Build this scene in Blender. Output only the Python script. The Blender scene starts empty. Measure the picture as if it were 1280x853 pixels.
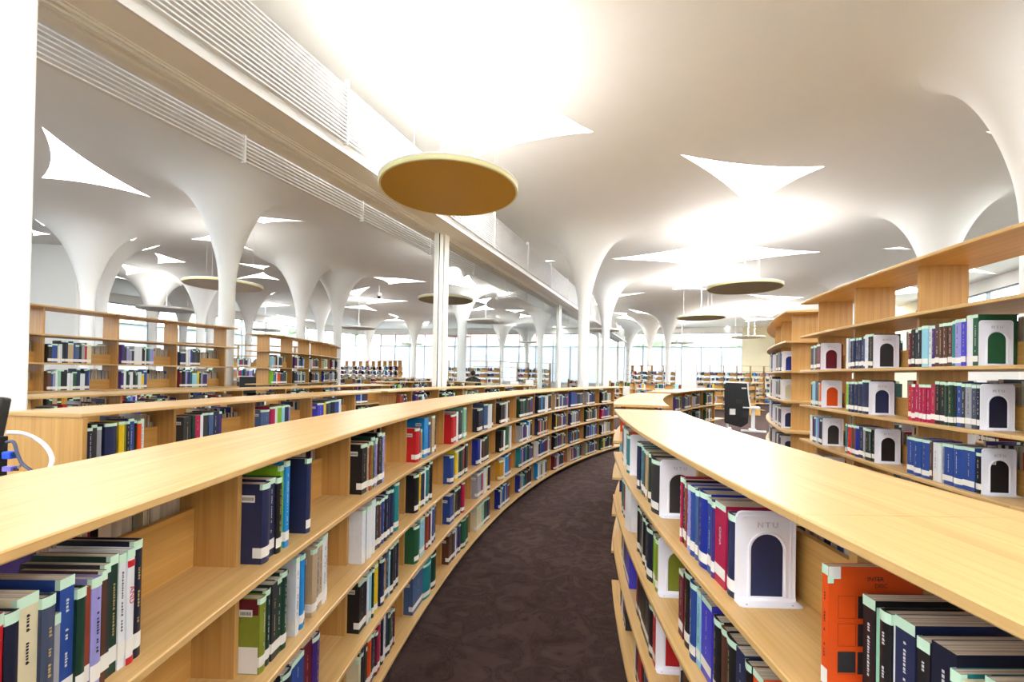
import bpy, bmesh, math, random
from mathutils import Vector, Matrix, geometry
from mathutils.bvhtree import BVHTree

random.seed(11)
PI = math.pi
scene = bpy.context.scene
C = scene.collection
EYE = 1.62                      # eye height above the carpet

# ------------------------------------------------------------------ camera
F_PX, PITCH, ROLL, CY = 550.6, 0.0084, 0.0177, 462.6
cam_data = bpy.data.cameras.new('camera')
cam_data.sensor_width = 36.0
cam_data.lens = F_PX / 1280 * 36.0
cam_data.shift_y = (CY - 426.5) / 1280
cam_data.clip_start = 0.02
cam_data.clip_end = 400
camera = bpy.data.objects.new('camera', cam_data)
C.objects.link(camera)
camera.matrix_world = (Matrix.Translation((0, 0, EYE)) @ Matrix.Rotation(PI/2 + PITCH, 4, 'X')
                       @ Matrix.Rotation(ROLL, 4, 'Z'))
scene.camera = camera

# ------------------------------------------------------------------ world, lights, exposure
world = bpy.data.worlds.new('sky')
scene.world = world
world.use_nodes = True
wn = world.node_tree.nodes
bg = wn['Background']
bg.inputs[0].default_value = (0.90, 0.96, 1.0, 1)
bg.inputs[1].default_value = 2.6
scene.view_settings.view_transform = 'Standard'
scene.view_settings.look = 'None'
scene.view_settings.gamma = 1
scene.view_settings.use_curve_mapping = False
scene.view_settings.exposure = 2.15
SKYLIGHT_STRENGTH = 8.0
UPLIGHT = {'near': 15, 'added_fill': 45, 'bright': 21, 'mid': 26, 'far': 90, 'dim': 4}

# ------------------------------------------------------------------ helpers
def s2l(c):
    c = c / 255.0
    return c / 12.92 if c <= 0.04045 else ((c + 0.055) / 1.055) ** 2.4
def rgb(r, g, b): return (s2l(r), s2l(g), s2l(b), 1)

def new_mat(name):
    m = bpy.data.materials.new(name); m.use_nodes = True
    return m, m.node_tree.nodes, m.node_tree.links, m.node_tree.nodes['Principled BSDF']

def plain(name, col, rough=0.5, metal=0.0, spec=0.5, noise=0.0, nscale=30):
    m, n, l, p = new_mat(name)
    p.inputs['Base Color'].default_value = col
    p.inputs['Roughness'].default_value = rough
    p.inputs['Metallic'].default_value = metal
    p.inputs['Specular IOR Level'].default_value = spec
    if noise:
        t = n.new('ShaderNodeTexNoise'); t.inputs['Scale'].default_value = nscale
        t.inputs['Detail'].default_value = 5
        tc = n.new('ShaderNodeTexCoord'); l.new(tc.outputs['Object'], t.inputs['Vector'])
        mx = n.new('ShaderNodeMix'); mx.data_type = 'RGBA'; mx.blend_type = 'MULTIPLY'
        mx.inputs[6].default_value = col
        r = n.new('ShaderNodeValToRGB')
        r.color_ramp.elements[0].color = (1-noise, 1-noise, 1-noise, 1)
        r.color_ramp.elements[1].color = (1, 1, 1, 1)
        r.color_ramp.elements[0].position = .3; r.color_ramp.elements[1].position = .7
        l.new(t.outputs['Fac'], r.inputs['Fac']); l.new(r.outputs['Color'], mx.inputs[7])
        mx.inputs[0].default_value = 1
        l.new(mx.outputs[2], p.inputs['Base Color'])
    return m

def wood(name, c0, c1, rough=0.3, spec=0.5):
    """light bamboo veneer: grain along U of the UV map, which is in metres"""
    m, n, l, p = new_mat(name)
    uv = n.new('ShaderNodeUVMap'); uv.uv_map = 'UVMap'
    mp = n.new('ShaderNodeMapping'); mp.inputs['Scale'].default_value = (2.2, 95, 1)
    l.new(uv.outputs['UV'], mp.inputs['Vector'])
    t = n.new('ShaderNodeTexNoise'); t.inputs['Scale'].default_value = 1; t.inputs['Detail'].default_value = 4
    l.new(mp.outputs['Vector'], t.inputs['Vector'])
    mp2 = n.new('ShaderNodeMapping'); mp2.inputs['Scale'].default_value = (0.9, 22, 1)
    l.new(uv.outputs['UV'], mp2.inputs['Vector'])
    t2 = n.new('ShaderNodeTexNoise'); t2.inputs['Scale'].default_value = 1; t2.inputs['Detail'].default_value = 2
    l.new(mp2.outputs['Vector'], t2.inputs['Vector'])
    ad = n.new('ShaderNodeMath'); ad.operation = 'ADD'
    l.new(t.outputs['Fac'], ad.inputs[0]); l.new(t2.outputs['Fac'], ad.inputs[1])
    r = n.new('ShaderNodeValToRGB')
    r.color_ramp.elements[0].position = .35; r.color_ramp.elements[1].position = .62
    r.color_ramp.elements[0].color = c0; r.color_ramp.elements[1].color = c1
    hf = n.new('ShaderNodeMath'); hf.operation = 'MULTIPLY'; hf.inputs[1].default_value = .5
    l.new(ad.outputs[0], hf.inputs[0]); l.new(hf.outputs[0], r.inputs['Fac'])
    l.new(r.outputs['Color'], p.inputs['Base Color'])
    p.inputs['Roughness'].default_value = rough
    p.inputs['Specular IOR Level'].default_value = spec
    b = n.new('ShaderNodeBump'); b.inputs['Strength'].default_value = .03; b.inputs['Distance'].default_value = .001
    l.new(t.outputs['Fac'], b.inputs['Height']); l.new(b.outputs['Normal'], p.inputs['Normal'])
    return m

def obj(name, mesh, parent=None, mats=None):
    o = bpy.data.objects.new(name, mesh)
    C.objects.link(o)
    if parent is not None: o.parent = parent
    if mats and not mesh.materials:
        for m in (mats if isinstance(mats, (list, tuple)) else [mats]): mesh.materials.append(m)
    return o

def empty(name, label=None, cat=None, loc=(0, 0, 0), rz=0, group=None, kind=None):
    o = bpy.data.objects.new(name, None); C.objects.link(o)
    o.location = loc; o.rotation_euler = (0, 0, rz)
    o.empty_display_size = .1
    return tag(o, label, cat, group, kind)

def tag(o, label=None, cat=None, group=None, kind=None):
    if label: o['label'] = label
    if cat: o['category'] = cat
    if group: o['group'] = group
    if kind: o['kind'] = kind
    return o

class MB:
    """collects verts, faces (with uvs and material slots) and links them as one mesh"""
    def __init__(s): s.v = []; s.f = []; s.uv = []; s.mi = []
    def face(s, pts, uvs=None, mi=0):
        b = len(s.v); s.v += [tuple(p) for p in pts]; s.f.append(tuple(range(b, b+len(pts))))
        s.uv.append(uvs or [(0, 0)]*len(pts)); s.mi.append(mi)
    def box(s, x0, x1, y0, y1, z0, z1, mi=0, grain='x', M=None):
        P = [(x, y, z) for z in (z0, z1) for y in (y0, y1) for x in (x0, x1)]
        b = len(s.v)
        pts = [Vector(p) for p in P]
        if M is not None: pts = [M @ p for p in pts]
        s.v += [tuple(p) for p in pts]
        g = {'x': (0, 1, 2), 'y': (1, 0, 2), 'z': (2, 0, 1)}[grain]
        for q in ((0, 2, 3, 1), (4, 5, 7, 6), (0, 1, 5, 4), (2, 6, 7, 3), (0, 4, 6, 2), (1, 3, 7, 5)):
            s.f.append(tuple(b+i for i in q)); s.mi.append(mi)
            s.uv.append([(P[i][g[0]], P[i][g[1]]+P[i][g[2]]*1.37) for i in q])
    def tube(s, pts, r, seg=8, mi=0, cap=True):
        pts = [Vector(p) for p in pts]; rings = []
        for i, p in enumerate(pts):
            t = (pts[min(i+1, len(pts)-1)] - pts[max(i-1, 0)])
            t = t.normalized() if t.length > 1e-9 else Vector((0, 0, 1))
            a = Vector((0, 0, 1)) if abs(t.z) < .9 else Vector((1, 0, 0))
            u = t.cross(a).normalized(); w = t.cross(u)
            rr = r[i] if isinstance(r, (list, tuple)) else r
            b = len(s.v)
            s.v += [tuple(p + u*math.cos(2*PI*k/seg)*rr + w*math.sin(2*PI*k/seg)*rr) for k in range(seg)]
            rings.append(b)
        for a, b in zip(rings, rings[1:]):
            for k in range(seg):
                s.f.append((a+k, a+(k+1) % seg, b+(k+1) % seg, b+k)); s.uv.append([(0, 0)]*4); s.mi.append(mi)
        if cap:
            s.f.append(tuple(rings[0]+k for k in range(seg))[::-1]); s.uv.append([(0, 0)]*seg); s.mi.append(mi)
            s.f.append(tuple(rings[-1]+k for k in range(seg))); s.uv.append([(0, 0)]*seg); s.mi.append(mi)
    def lathe(s, prof, seg=32, mi=0, cx=0, cy=0):
        """prof = [(r, z)], closed at the axis where r is 0"""
        rings = []
        for r, z in prof:
            b = len(s.v); rings.append(b)
            s.v += [(cx+r*math.cos(2*PI*k/seg), cy+r*math.sin(2*PI*k/seg), z) for k in range(seg)]
        for a, b in zip(rings, rings[1:]):
            for k in range(seg):
                s.f.append((a+k, a+(k+1) % seg, b+(k+1) % seg, b+k)); s.uv.append([(0, 0)]*4); s.mi.append(mi)
    def prism(s, poly, z0, z1, mi=0, M=None):
        n = len(poly); b = len(s.v)
        pts = [Vector((x, y, z0)) for x, y in poly]+[Vector((x, y, z1)) for x, y in poly]
        if M is not None: pts = [M @ p for p in pts]
        s.v += [tuple(p) for p in pts]
        s.f.append(tuple(range(b, b+n))[::-1]); s.uv.append([(0, 0)]*n); s.mi.append(mi)
        s.f.append(tuple(range(b+n, b+2*n))); s.uv.append([(0, 0)]*n); s.mi.append(mi)
        for k in range(n):
            s.f.append((b+k, b+(k+1) % n, b+n+(k+1) % n, b+n+k)); s.uv.append([(0, 0)]*4); s.mi.append(mi)
    def mesh(s, name, mats, smooth=False, merge=False):
        me = bpy.data.meshes.new(name)
        me.from_pydata(s.v, [], s.f)
        for m in (mats if isinstance(mats, (list, tuple)) else [mats]): me.materials.append(m)
        me.polygons.foreach_set('material_index', s.mi)
        ul = me.uv_layers.new(name='UVMap')
        flat = [c for f in s.uv for uv in f for c in uv]
        ul.data.foreach_set('uv', flat)
        if merge:
            bm = bmesh.new(); bm.from_mesh(me); bmesh.ops.remove_doubles(bm, verts=bm.verts, dist=1e-5)
            bmesh.ops.recalc_face_normals(bm, faces=bm.faces); bm.to_mesh(me); bm.free()
        if smooth: me.polygons.foreach_set('use_smooth', [True]*len(me.polygons))
        me.update()
        return me
    def build(s, name, mats, parent=None, smooth=False, merge=False):
        return obj(name, s.mesh(name, mats, smooth, merge), parent)

def auto_smooth(o, ang=35):
    me = o.data
    me.polygons.foreach_set('use_smooth', [True]*len(me.polygons))
    me.set_sharp_from_angle(angle=math.radians(ang))

def text_mesh(name, txt, size, depth, mat):
    cu = bpy.data.curves.new(name, 'FONT'); cu.body = txt; cu.size = size; cu.extrude = depth
    cu.align_x = 'CENTER'; cu.align_y = 'CENTER'; cu.resolution_u = 3
    t = bpy.data.objects.new(name, cu); C.objects.link(t)
    dg = bpy.context.evaluated_depsgraph_get()
    me = bpy.data.meshes.new_from_object(t.evaluated_get(dg)); me.name = name
    bpy.data.objects.remove(t); bpy.data.curves.remove(cu)
    me.materials.clear(); me.materials.append(mat)
    return me

# pixel of the 1280 x 853 photograph -> ray; used only to read real positions off the photograph
def ray(px, py):
    u2, v2 = px-640, CY-py
    cr, sr = math.cos(ROLL), math.sin(ROLL)
    u = u2*cr - v2*sr; v = u2*sr + v2*cr
    c, s = math.cos(PITCH), math.sin(PITCH)
    return Vector((u, F_PX*c - v*s, F_PX*s + v*c))
def on_z(px, py, z):
    r = ray(px, py); t = (z-EYE)/r.z
    return (r.x*t, r.y*t)
def to_px(p):
    X, Y, Z = p[0], p[1], p[2]-EYE
    c, s = math.cos(PITCH), math.sin(PITCH)
    yc = Y*c+Z*s; zc = -Y*s+Z*c
    if yc < .05: return None
    u, v = F_PX*X/yc, F_PX*zc/yc
    cr, sr = math.cos(ROLL), math.sin(ROLL)
    return (640+u*cr+v*sr, CY-(-u*sr+v*cr))

# ------------------------------------------------------------------ materials
W_TOP = wood('bamboo_veneer_board', rgb(201, 158, 98), rgb(221, 182, 122), .34, .38)
W_SIDE = wood('bamboo_veneer_upright', rgb(190, 140, 76), rgb(209, 163, 97), .38, .4)
W_PART = wood('bamboo_veneer_partition', rgb(200, 150, 78), rgb(218, 170, 98), .36, .4)
M_PLINTH = plain('plinth_dark', rgb(60, 48, 40), .6)
M_WHITE = plain('white_plaster', rgb(247, 244, 238), .75, noise=.015, nscale=3)
M_COL = plain('white_column_plaster', rgb(246, 244, 240), .6, noise=.015, nscale=3)
M_WALL = plain('cream_wall_paint', rgb(250, 240, 208), .8, noise=.02, nscale=2)
M_WALLW = plain('pale_wall_paint', rgb(242, 238, 232), .8, noise=.02, nscale=2)
M_ALU = plain('cream_powder_coat', rgb(248, 245, 236), .4, 0, .5, noise=.02, nscale=5)
M_ALUW = plain('white_powder_coat', rgb(236, 234, 232), .35)
M_GASKET = plain('dark_gasket', rgb(70, 64, 60), .6)
M_FRAME = plain('grey_window_frame', rgb(120, 130, 138), .45)
M_BLACK = plain('black_plastic', rgb(13, 12, 14), .4)
M_DARKGREY = plain('dark_grey_plastic', rgb(34, 32, 34), .45)
M_STEELW = plain('white_enamelled_steel', rgb(246, 244, 252), .32)
M_LABEL = plain('label_paper', rgb(236, 232, 226), .7)
M_INK = plain('label_ink', rgb(40, 38, 42), .7)
M_TAPE = plain('mint_tape', rgb(206, 236, 212), .5)
M_PAGE = None

def carpet():
    m, n, l, p = new_mat('brown_carpet')
    tc = n.new('ShaderNodeTexCoord')
    t = n.new('ShaderNodeTexNoise'); t.inputs['Scale'].default_value = 5.5; t.inputs['Detail'].default_value = 4
    t.inputs['Distortion'].default_value = 1.4
    l.new(tc.outputs['Object'], t.inputs['Vector'])
    t2 = n.new('ShaderNodeTexNoise'); t2.inputs['Scale'].default_value = 260; t2.inputs['Detail'].default_value = 4
    l.new(tc.outputs['Object'], t2.inputs['Vector'])
    r = n.new('ShaderNodeValToRGB')
    e = r.color_ramp.elements
    e[0].position = .30; e[0].color = rgb(66, 50, 46); e[1].position = .72; e[1].color = rgb(92, 73, 68)
    q = e.new(.46); q.color = rgb(81, 63, 59)
    q = e.new(.485); q.color = rgb(66, 50, 47)
    q = e.new(.51); q.color = rgb(81, 63, 59)
    l.new(t.outputs['Fac'], r.inputs['Fac'])
    mx = n.new('ShaderNodeMix'); mx.data_type = 'RGBA'; mx.blend_type = 'MULTIPLY'; mx.inputs[0].default_value = 1
    r2 = n.new('ShaderNodeValToRGB'); r2.color_ramp.elements[0].color = (.45, .45, .45, 1)
    r2.color_ramp.elements[1].color = (1, 1, 1, 1); r2.color_ramp.elements[0].position = .35; r2.color_ramp.elements[1].position = .6
    l.new(t2.outputs['Fac'], r2.inputs['Fac'])
    l.new(r.outputs['Color'], mx.inputs[6]); l.new(r2.outputs['Color'], mx.inputs[7])
    l.new(mx.outputs[2], p.inputs['Base Color'])
    p.inputs['Roughness'].default_value = .95; p.inputs['Specular IOR Level'].default_value = .1
    b = n.new('ShaderNodeBump'); b.inputs['Strength'].default_value = .5; b.inputs['Distance'].default_value = .004
    l.new(t2.outputs['Fac'], b.inputs['Height']); l.new(b.outputs['Normal'], p.inputs['Normal'])
    return m
M_CARPET = carpet()

def emissive(name, col, st):
    m, n, l, p = new_mat(name)
    n.remove(p); e = n.new('ShaderNodeEmission'); e.inputs[0].default_value = col; e.inputs[1].default_value = st
    l.new(e.outputs[0], n['Material Output'].inputs[0]); return m
M_SKYLIGHT = emissive('daylit_frosted_skylight', (0.93, 0.97, 1, 1), SKYLIGHT_STRENGTH)

def thin_glass():
    m, n, l, p = new_mat('clear_glass'); n.remove(p)
    tr = n.new('ShaderNodeBsdfTransparent'); tr.inputs[0].default_value = (.95, .97, .97, 1)
    gl = n.new('ShaderNodeBsdfGlossy'); gl.inputs['Roughness'].default_value = .02
    fr = n.new('ShaderNodeFresnel'); fr.inputs[0].default_value = 1.45
    mx = n.new('ShaderNodeMixShader')
    ml = n.new('ShaderNodeMath'); ml.operation = 'MULTIPLY'; ml.inputs[1].default_value = .05
    l.new(fr.outputs[0], ml.inputs[0]); l.new(ml.outputs[0], mx.inputs[0])
    l.new(tr.outputs[0], mx.inputs[1]); l.new(gl.outputs[0], mx.inputs[2])
    l.new(mx.outputs[0], n['Material Output'].inputs[0]); return m
M_GLASS = thin_glass()

def blind_mat():
    m, n, l, p = new_mat('white_roller_blind'); n.remove(p)
    t = n.new('ShaderNodeBsdfTranslucent'); t.inputs[0].default_value = (.74, .77, .82, 1)
    d = n.new('ShaderNodeBsdfDiffuse'); d.inputs[0].default_value = (.8, .83, .88, 1)
    mx = n.new('ShaderNodeMixShader'); mx.inputs[0].default_value = .35
    l.new(t.outputs[0], mx.inputs[1]); l.new(d.outputs[0], mx.inputs[2])
    l.new(mx.outputs[0], n['Material Output'].inputs[0]); return m
M_BLIND = blind_mat()

def page_mat():
    m, n, l, p = new_mat('page_block')
    tc = n.new('ShaderNodeTexCoord')
    mp = n.new('ShaderNodeMapping'); mp.inputs['Scale'].default_value = (900, 3, 3)
    l.new(tc.outputs['Object'], mp.inputs['Vector'])
    t = n.new('ShaderNodeTexNoise'); t.inputs['Scale'].default_value = 1
    l.new(mp.outputs['Vector'], t.inputs['Vector'])
    r = n.new('ShaderNodeValToRGB'); r.color_ramp.elements[0].color = rgb(150, 132, 112); r.color_ramp.elements[1].color = rgb(222, 208, 188)
    r.color_ramp.elements[0].position = .3; r.color_ramp.elements[1].position = .6
    l.new(t.outputs['Fac'], r.inputs['Fac']); l.new(r.outputs['Color'], p.inputs['Base Color'])
    p.inputs['Roughness'].default_value = .9
    return m
M_PAGE = page_mat()

PAL = dict(navy=(38, 46, 82), midnight=(26, 30, 52), blue=(42, 74, 150), royal=(28, 46, 146), sky=(30, 140, 214), steel=(72, 96, 140),
           slate=(70, 80, 104), green=(38, 92, 62), forest=(24, 58, 44), lime=(140, 196, 40), olive=(132, 140, 48), red=(196, 30, 38),
           crimson=(178, 26, 74), maroon=(108, 24, 42), black=(30, 28, 32), charcoal=(54, 54, 58), white=(232, 232, 236),
           grey=(160, 160, 166), tan=(196, 168, 130), cream=(226, 214, 178), yellow=(238, 200, 30), orange=(228, 82, 24),
           purple=(70, 44, 120), violet=(72, 66, 196), lilac=(156, 150, 214), teal=(34, 132, 138), brown=(92, 56, 42), pink=(214, 120, 150),
           aqua=(150, 206, 224), mint=(150, 206, 176), ochre=(206, 150, 44), rust=(150, 62, 42))
PALM = {k: plain('cover_'+k, rgb(*v), .42, 0, .4, noise=.06, nscale=60) for k, v in PAL.items()}
LIGHT = {'white', 'grey', 'tan', 'cream', 'yellow', 'lilac', 'aqua', 'mint', 'lime', 'pink', 'orange'}
M_GOLD = plain('gold_foil_print', rgb(196, 170, 110), .4)
M_PALEPRINT = plain('pale_print', rgb(214, 212, 214), .6)
COMMON = (['navy']*9+['midnight']*7+['black']*10+['charcoal']*5+['blue']*5+['royal']*2+['white']*10+['grey']*5+['cream']*4 +
          ['green']*4+['forest']*5+['red']*2+['maroon']*4+['steel']*4+['slate']*3+['teal']*2+['tan']*3+['brown']*3+['aqua']*2 +
          ['lilac']*2+['purple']*3+['yellow']*1+['orange']*1+['sky']*2+['lime']*1+['mint']+['crimson']*2+['rust', 'ochre', 'violet'])

# ------------------------------------------------------------------ setting: floor, walls
FD = Vector((.351, .936))                       # direction of the glazed line and of both long walls
back_l, back_r = Vector((-15.8, 43.5)), Vector((18.5, 35.4))
BD = (back_r-back_l).normalized()
def meet(p, d, q, e):
    den = d.x*e.y-d.y*e.x
    t = ((q.x-p.x)*e.y-(q.y-p.y)*e.x)/den
    return p+d*t
LW, RW = Vector((-22.5, 24.4)), Vector((18.6, 17.0))
cBL = meet(LW, FD, back_l, BD); cBR = meet(RW, FD, back_l, BD)
FRONT = Vector((0, -7)); PD = Vector((.936, -.351))
cFL = meet(LW, FD, FRONT, PD); cFR = meet(RW, FD, FRONT, PD)
HC = EYE + 4.1                                  # crown of the ceiling

mb = MB()
e = 3
ctr = (cBL+cBR+cFL+cFR)/4
pts = [p+(p-ctr).normalized()*e for p in (cFL, cFR, cBR, cBL)]
mb.face([(p.x, p.y, 0) for p in pts])
mb.face([(p.x, p.y, -.2) for p in reversed(pts)])
tag(mb.build('floor', M_CARPET), kind='structure')

def wall_piece(mb, a, b, z0, z1, th=.25, inward=None, grain='x'):
    a, b = Vector(a), Vector(b)
    d = (b-a); L = d.length; d.normalize(); n = Vector((-d.y, d.x))
    if inward is not None and n.dot(inward) > 0: n = -n       # thickness grows outward
    M = Matrix(((d.x, n.x, 0, a.x), (d.y, n.y, 0, a.y), (0, 0, 1, 0), (0, 0, 0, 1)))
    mb.box(0, L, 0, th, z0, z1, M=M, grain=grain)

SILL, TRANS, HEAD = .9, EYE+2.47, EYE+3.6
def window_wall(idx, a, b, step, inward, blind=True, midrail=True, mats=M_WALLW, wall_name='wall_left', sill=SILL, door=None):
    """wall with a long glazed band: frame members, upper panes and lower blinds are parts"""
    a, b = Vector(a), Vector(b); d = (b-a); L = d.length; d.normalize()
    n = Vector((-d.y, d.x))
    if n.dot(inward) > 0: n = -n
    M = Matrix(((d.x, n.x, 0, a.x), (d.y, n.y, 0, a.y), (0, 0, 1, 0), (0, 0, 0, 1)))
    mb = MB()
    if sill > 0: mb.box(0, L, 0, .25, 0, sill, M=M)
    mb.box(0, L, 0, .25, HEAD, HC+.4, M=M)
    tag(mb.build(wall_name, mats), kind='structure')
    w = empty('window_%d' % idx, kind='structure')
    n_b = max(1, round(L/step)); st = L/n_b
    for zz, nm, th in ((sill+.03, 'bottom_rail', .03), (TRANS, 'transom', .03), (HEAD-.03, 'head_rail', .03)):
        m2 = MB(); m2.box(0, L, .05, .15, zz-th, zz+th, M=M); m2.build(nm, M_FRAME, w)
    if midrail:
        m2 = MB(); m2.box(0, L, .09, .11, EYE+1.60-.015, EYE+1.60+.015, M=M); m2.build('blind_seam_rail', M_FRAME, w)
    for k in range(n_b+1):
        m2 = MB(); m2.box(k*st-.03, k*st+.03, .04, .16, sill, HEAD, M=M); m2.build('mullion', M_FRAME, w)
    for k in range(n_b):
        m2 = MB(); m2.box(k*st+.035, (k+1)*st-.035, .095, .103, TRANS+.03, HEAD-.06, M=M); m2.build('glass_pane', M_GLASS, w)
        m2 = MB(); m2.box(k*st+.035, (k+1)*st-.035, .095, .103, sill+.06, TRANS-.03, M=M); m2.build('glass_pane', M_GLASS, w)
        if blind:
            m2 = MB(); m2.box(k*st+.032, (k+1)*st-.032, .020, .022, sill+.02, TRANS-.02, M=M); m2.build('roller_blind', M_BLIND, w)
    return w
INR, INL, INB = -PD, PD, -FD                   # inward normals of the right, left and back walls
window_wall(1, LW+FD*0, cBL, 2.05, INL, wall_name='wall_left')
window_wall(2, back_l, back_r, 1.53, INB, wall_name='wall_back')
window_wall(3, RW-FD*14, RW+FD*6, 1.9, INR, wall_name='wall_right', blind=False, sill=EYE+2.0)
mb = MB(); wall_piece(mb, back_r, cBR, 0, HC+.4, inward=INB); wall_piece(mb, cBL, back_l, 0, HC+.4, inward=INB) if (back_l-cBL).length > .05 else 0
tag(mb.build('wall_back_right', M_WALL), kind='structure')
mb = MB(); wall_piece(mb, RW+FD*6, cBR, 0, HC+.4, inward=INR); tag(mb.build('wall_right_far', M_WALL), kind='structure')
mb = MB(); wall_piece(mb, cFR, RW-FD*14, 0, HC+.4, inward=INR); tag(mb.build('wall_right_near', M_WALL), kind='structure')
window_wall(4, cFL, cFR, 2.4, FD, wall_name='wall_front', mats=M_WALL, midrail=False)  # unseen glazing behind the camera, added for its daylight
mb = MB(); wall_piece(mb, cFL, LW, 0, HC+.4, inward=INL); tag(mb.build('wall_left_near', M_WALLW), kind='structure')
mb = MB(); wall_piece(mb, (-20.5, 14.2), (-14.9, 15.0), 0, HC+.3, th=.3, inward=Vector((0, -1)))
tag(mb.build('wall_core', M_WALLW), kind='structure')

# ------------------------------------------------------------------ mushroom columns and shell ceiling
# (pixel column, stem width in px, label) or explicit world position
COLS = []
def col_px(px, w, label, d=.30):
    r = ray(px, 450); off = math.hypot(r.x, r.y)/r.y
    Y = d*F_PX*off/w
    COLS.append((r.x/r.y*Y, Y, d/2, label))
ST = 'white mushroom column with flared head '
col_px(282, 21, ST+'behind the near left tall bookcase, widest on the left')
col_px(107.5, 19, ST+'leftmost, left one of the close pair')
col_px(124, 17, ST+'partly hidden behind the leftmost column')
col_px(190, 11, ST+'seen over the middle of the left tall bookcase')
col_px(228, 9, ST+'half hidden under a pendant disc left of the big left column')
col_px(250, 11, ST+'just left of the big left column')
col_px(262, 10, ST+'touching the left edge of the big left column')
col_px(310, 8.7, ST+'just right of the big left column under a disc')
col_px(375, 11.5, ST+'third broad trunk from the left, above the curved tall bookcase')
col_px(421, 10.3, ST+'at the far end of the curved tall bookcase')
col_px(400, 8, ST+'between the two trunks above the curved tall bookcase')
col_px(461, 5.3, ST+'small and far, left of the cream glazing post')
col_px(517, 6, ST+'immediately left of the nearest glazing post', .33)
col_px(577, 11, ST+'immediately right of the nearest glazing post', .42)
col_px(627, 4.8, ST+'thin, far, right of a pale pendant disc')
col_px(658.5, 4.3, ST+'thin, far, crossed by a small disc')
col_px(675, 6.5, ST+'stout, just left of the second glazing post')
col_px(687, 3.4, ST+'very thin, right behind the second glazing post')
col_px(707, 4, ST+'thin, between the second post and the main column')
col_px(729, 13.7, ST+'main one in the middle of the photo')
col_px(756.7, 9.4, ST+'second one right of the middle')
col_px(784.7, 4.6, ST+'thin, far, first one right of the glazing end')
col_px(812, 5.6, ST+'behind, right of the glazing, third small one')
col_px(835, 6.5, ST+'right of the glazing, in front of the window wall')
col_px(866, 4.2, ST+'thin, under the middle disc on the right')
col_px(930, 4.0, ST+'where the back window meets the cream wall')
COLS += [(4.75, 4.25, .15, 'x'), (9.0, 9.4, .15, 'x'), (12.3, 17.3, .15, 'x')]
COLS[-3] = (5.75, 4.8, .15, ST+'large, at the right edge of the photo')
COLS[-2] = (9.05, 9.4, .15, ST+'behind the tall bookcase on the right')
COLS[-1] = (13.1, 17.0, .15, ST+'head seen above the far end of the right bookcases')
n_vis = len(COLS)
for x, y in ((-9.5, 5.0), (-5.9, -.4), (-9.5, -1.5), (1.5, -3.6), (7, -2.2), (11.0, 2.5), (14.5, 8.5), (-15, 6.5), (-19, 12.0), (17.8, 22.5), (-20.5, 19.5)):
    COLS.append((x, y, .15, None))

RC = 3.1
def drop(r):
    # depth of the shell below its crown at distance r from a column axis
    if r >= RC: return 0
    q = max(r-.145, 0)
    return 2.0*math.exp(-2.6*q)+.4*math.exp(-q/.022)+.11*(1-(r/RC)**2)**1.5
def ceil_z(x, y):
    s = 0
    for c in COLS:
        dx = x-c[0]; dy = y-c[1]
        if abs(dx) < RC and abs(dy) < RC:
            s += drop(math.hypot(dx, dy)) ** 2
    return HC-min(math.sqrt(s), 3)
RJ = 1.0
def column_profile(rs, n=46):
    pr = [(rs, 0), (rs, .9)]
    # radius as a function of height, follows the drop law
    zs = []
    r = RJ
    out = []
    while r > rs:
        out.append((r, HC-drop(r))); r = rs+(r-rs)*.93 if r-rs > .004 else 0
    out.reverse()
    return pr+out
for i, (x, y, rs, lab) in enumerate(COLS):
    mb = MB(); mb.lathe([(r*(1 if r > .5 else 1), z) for r, z in column_profile(rs)], seg=48)
    o = mb.build('column', M_COL, smooth=True)
    o.location = (x, y, 0)
    if lab: tag(o, lab, 'column', 'mushroom columns of the reading room')
    else: tag(o, ST+'beyond the picture edge or hidden', 'column', 'mushroom columns of the reading room')

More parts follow.
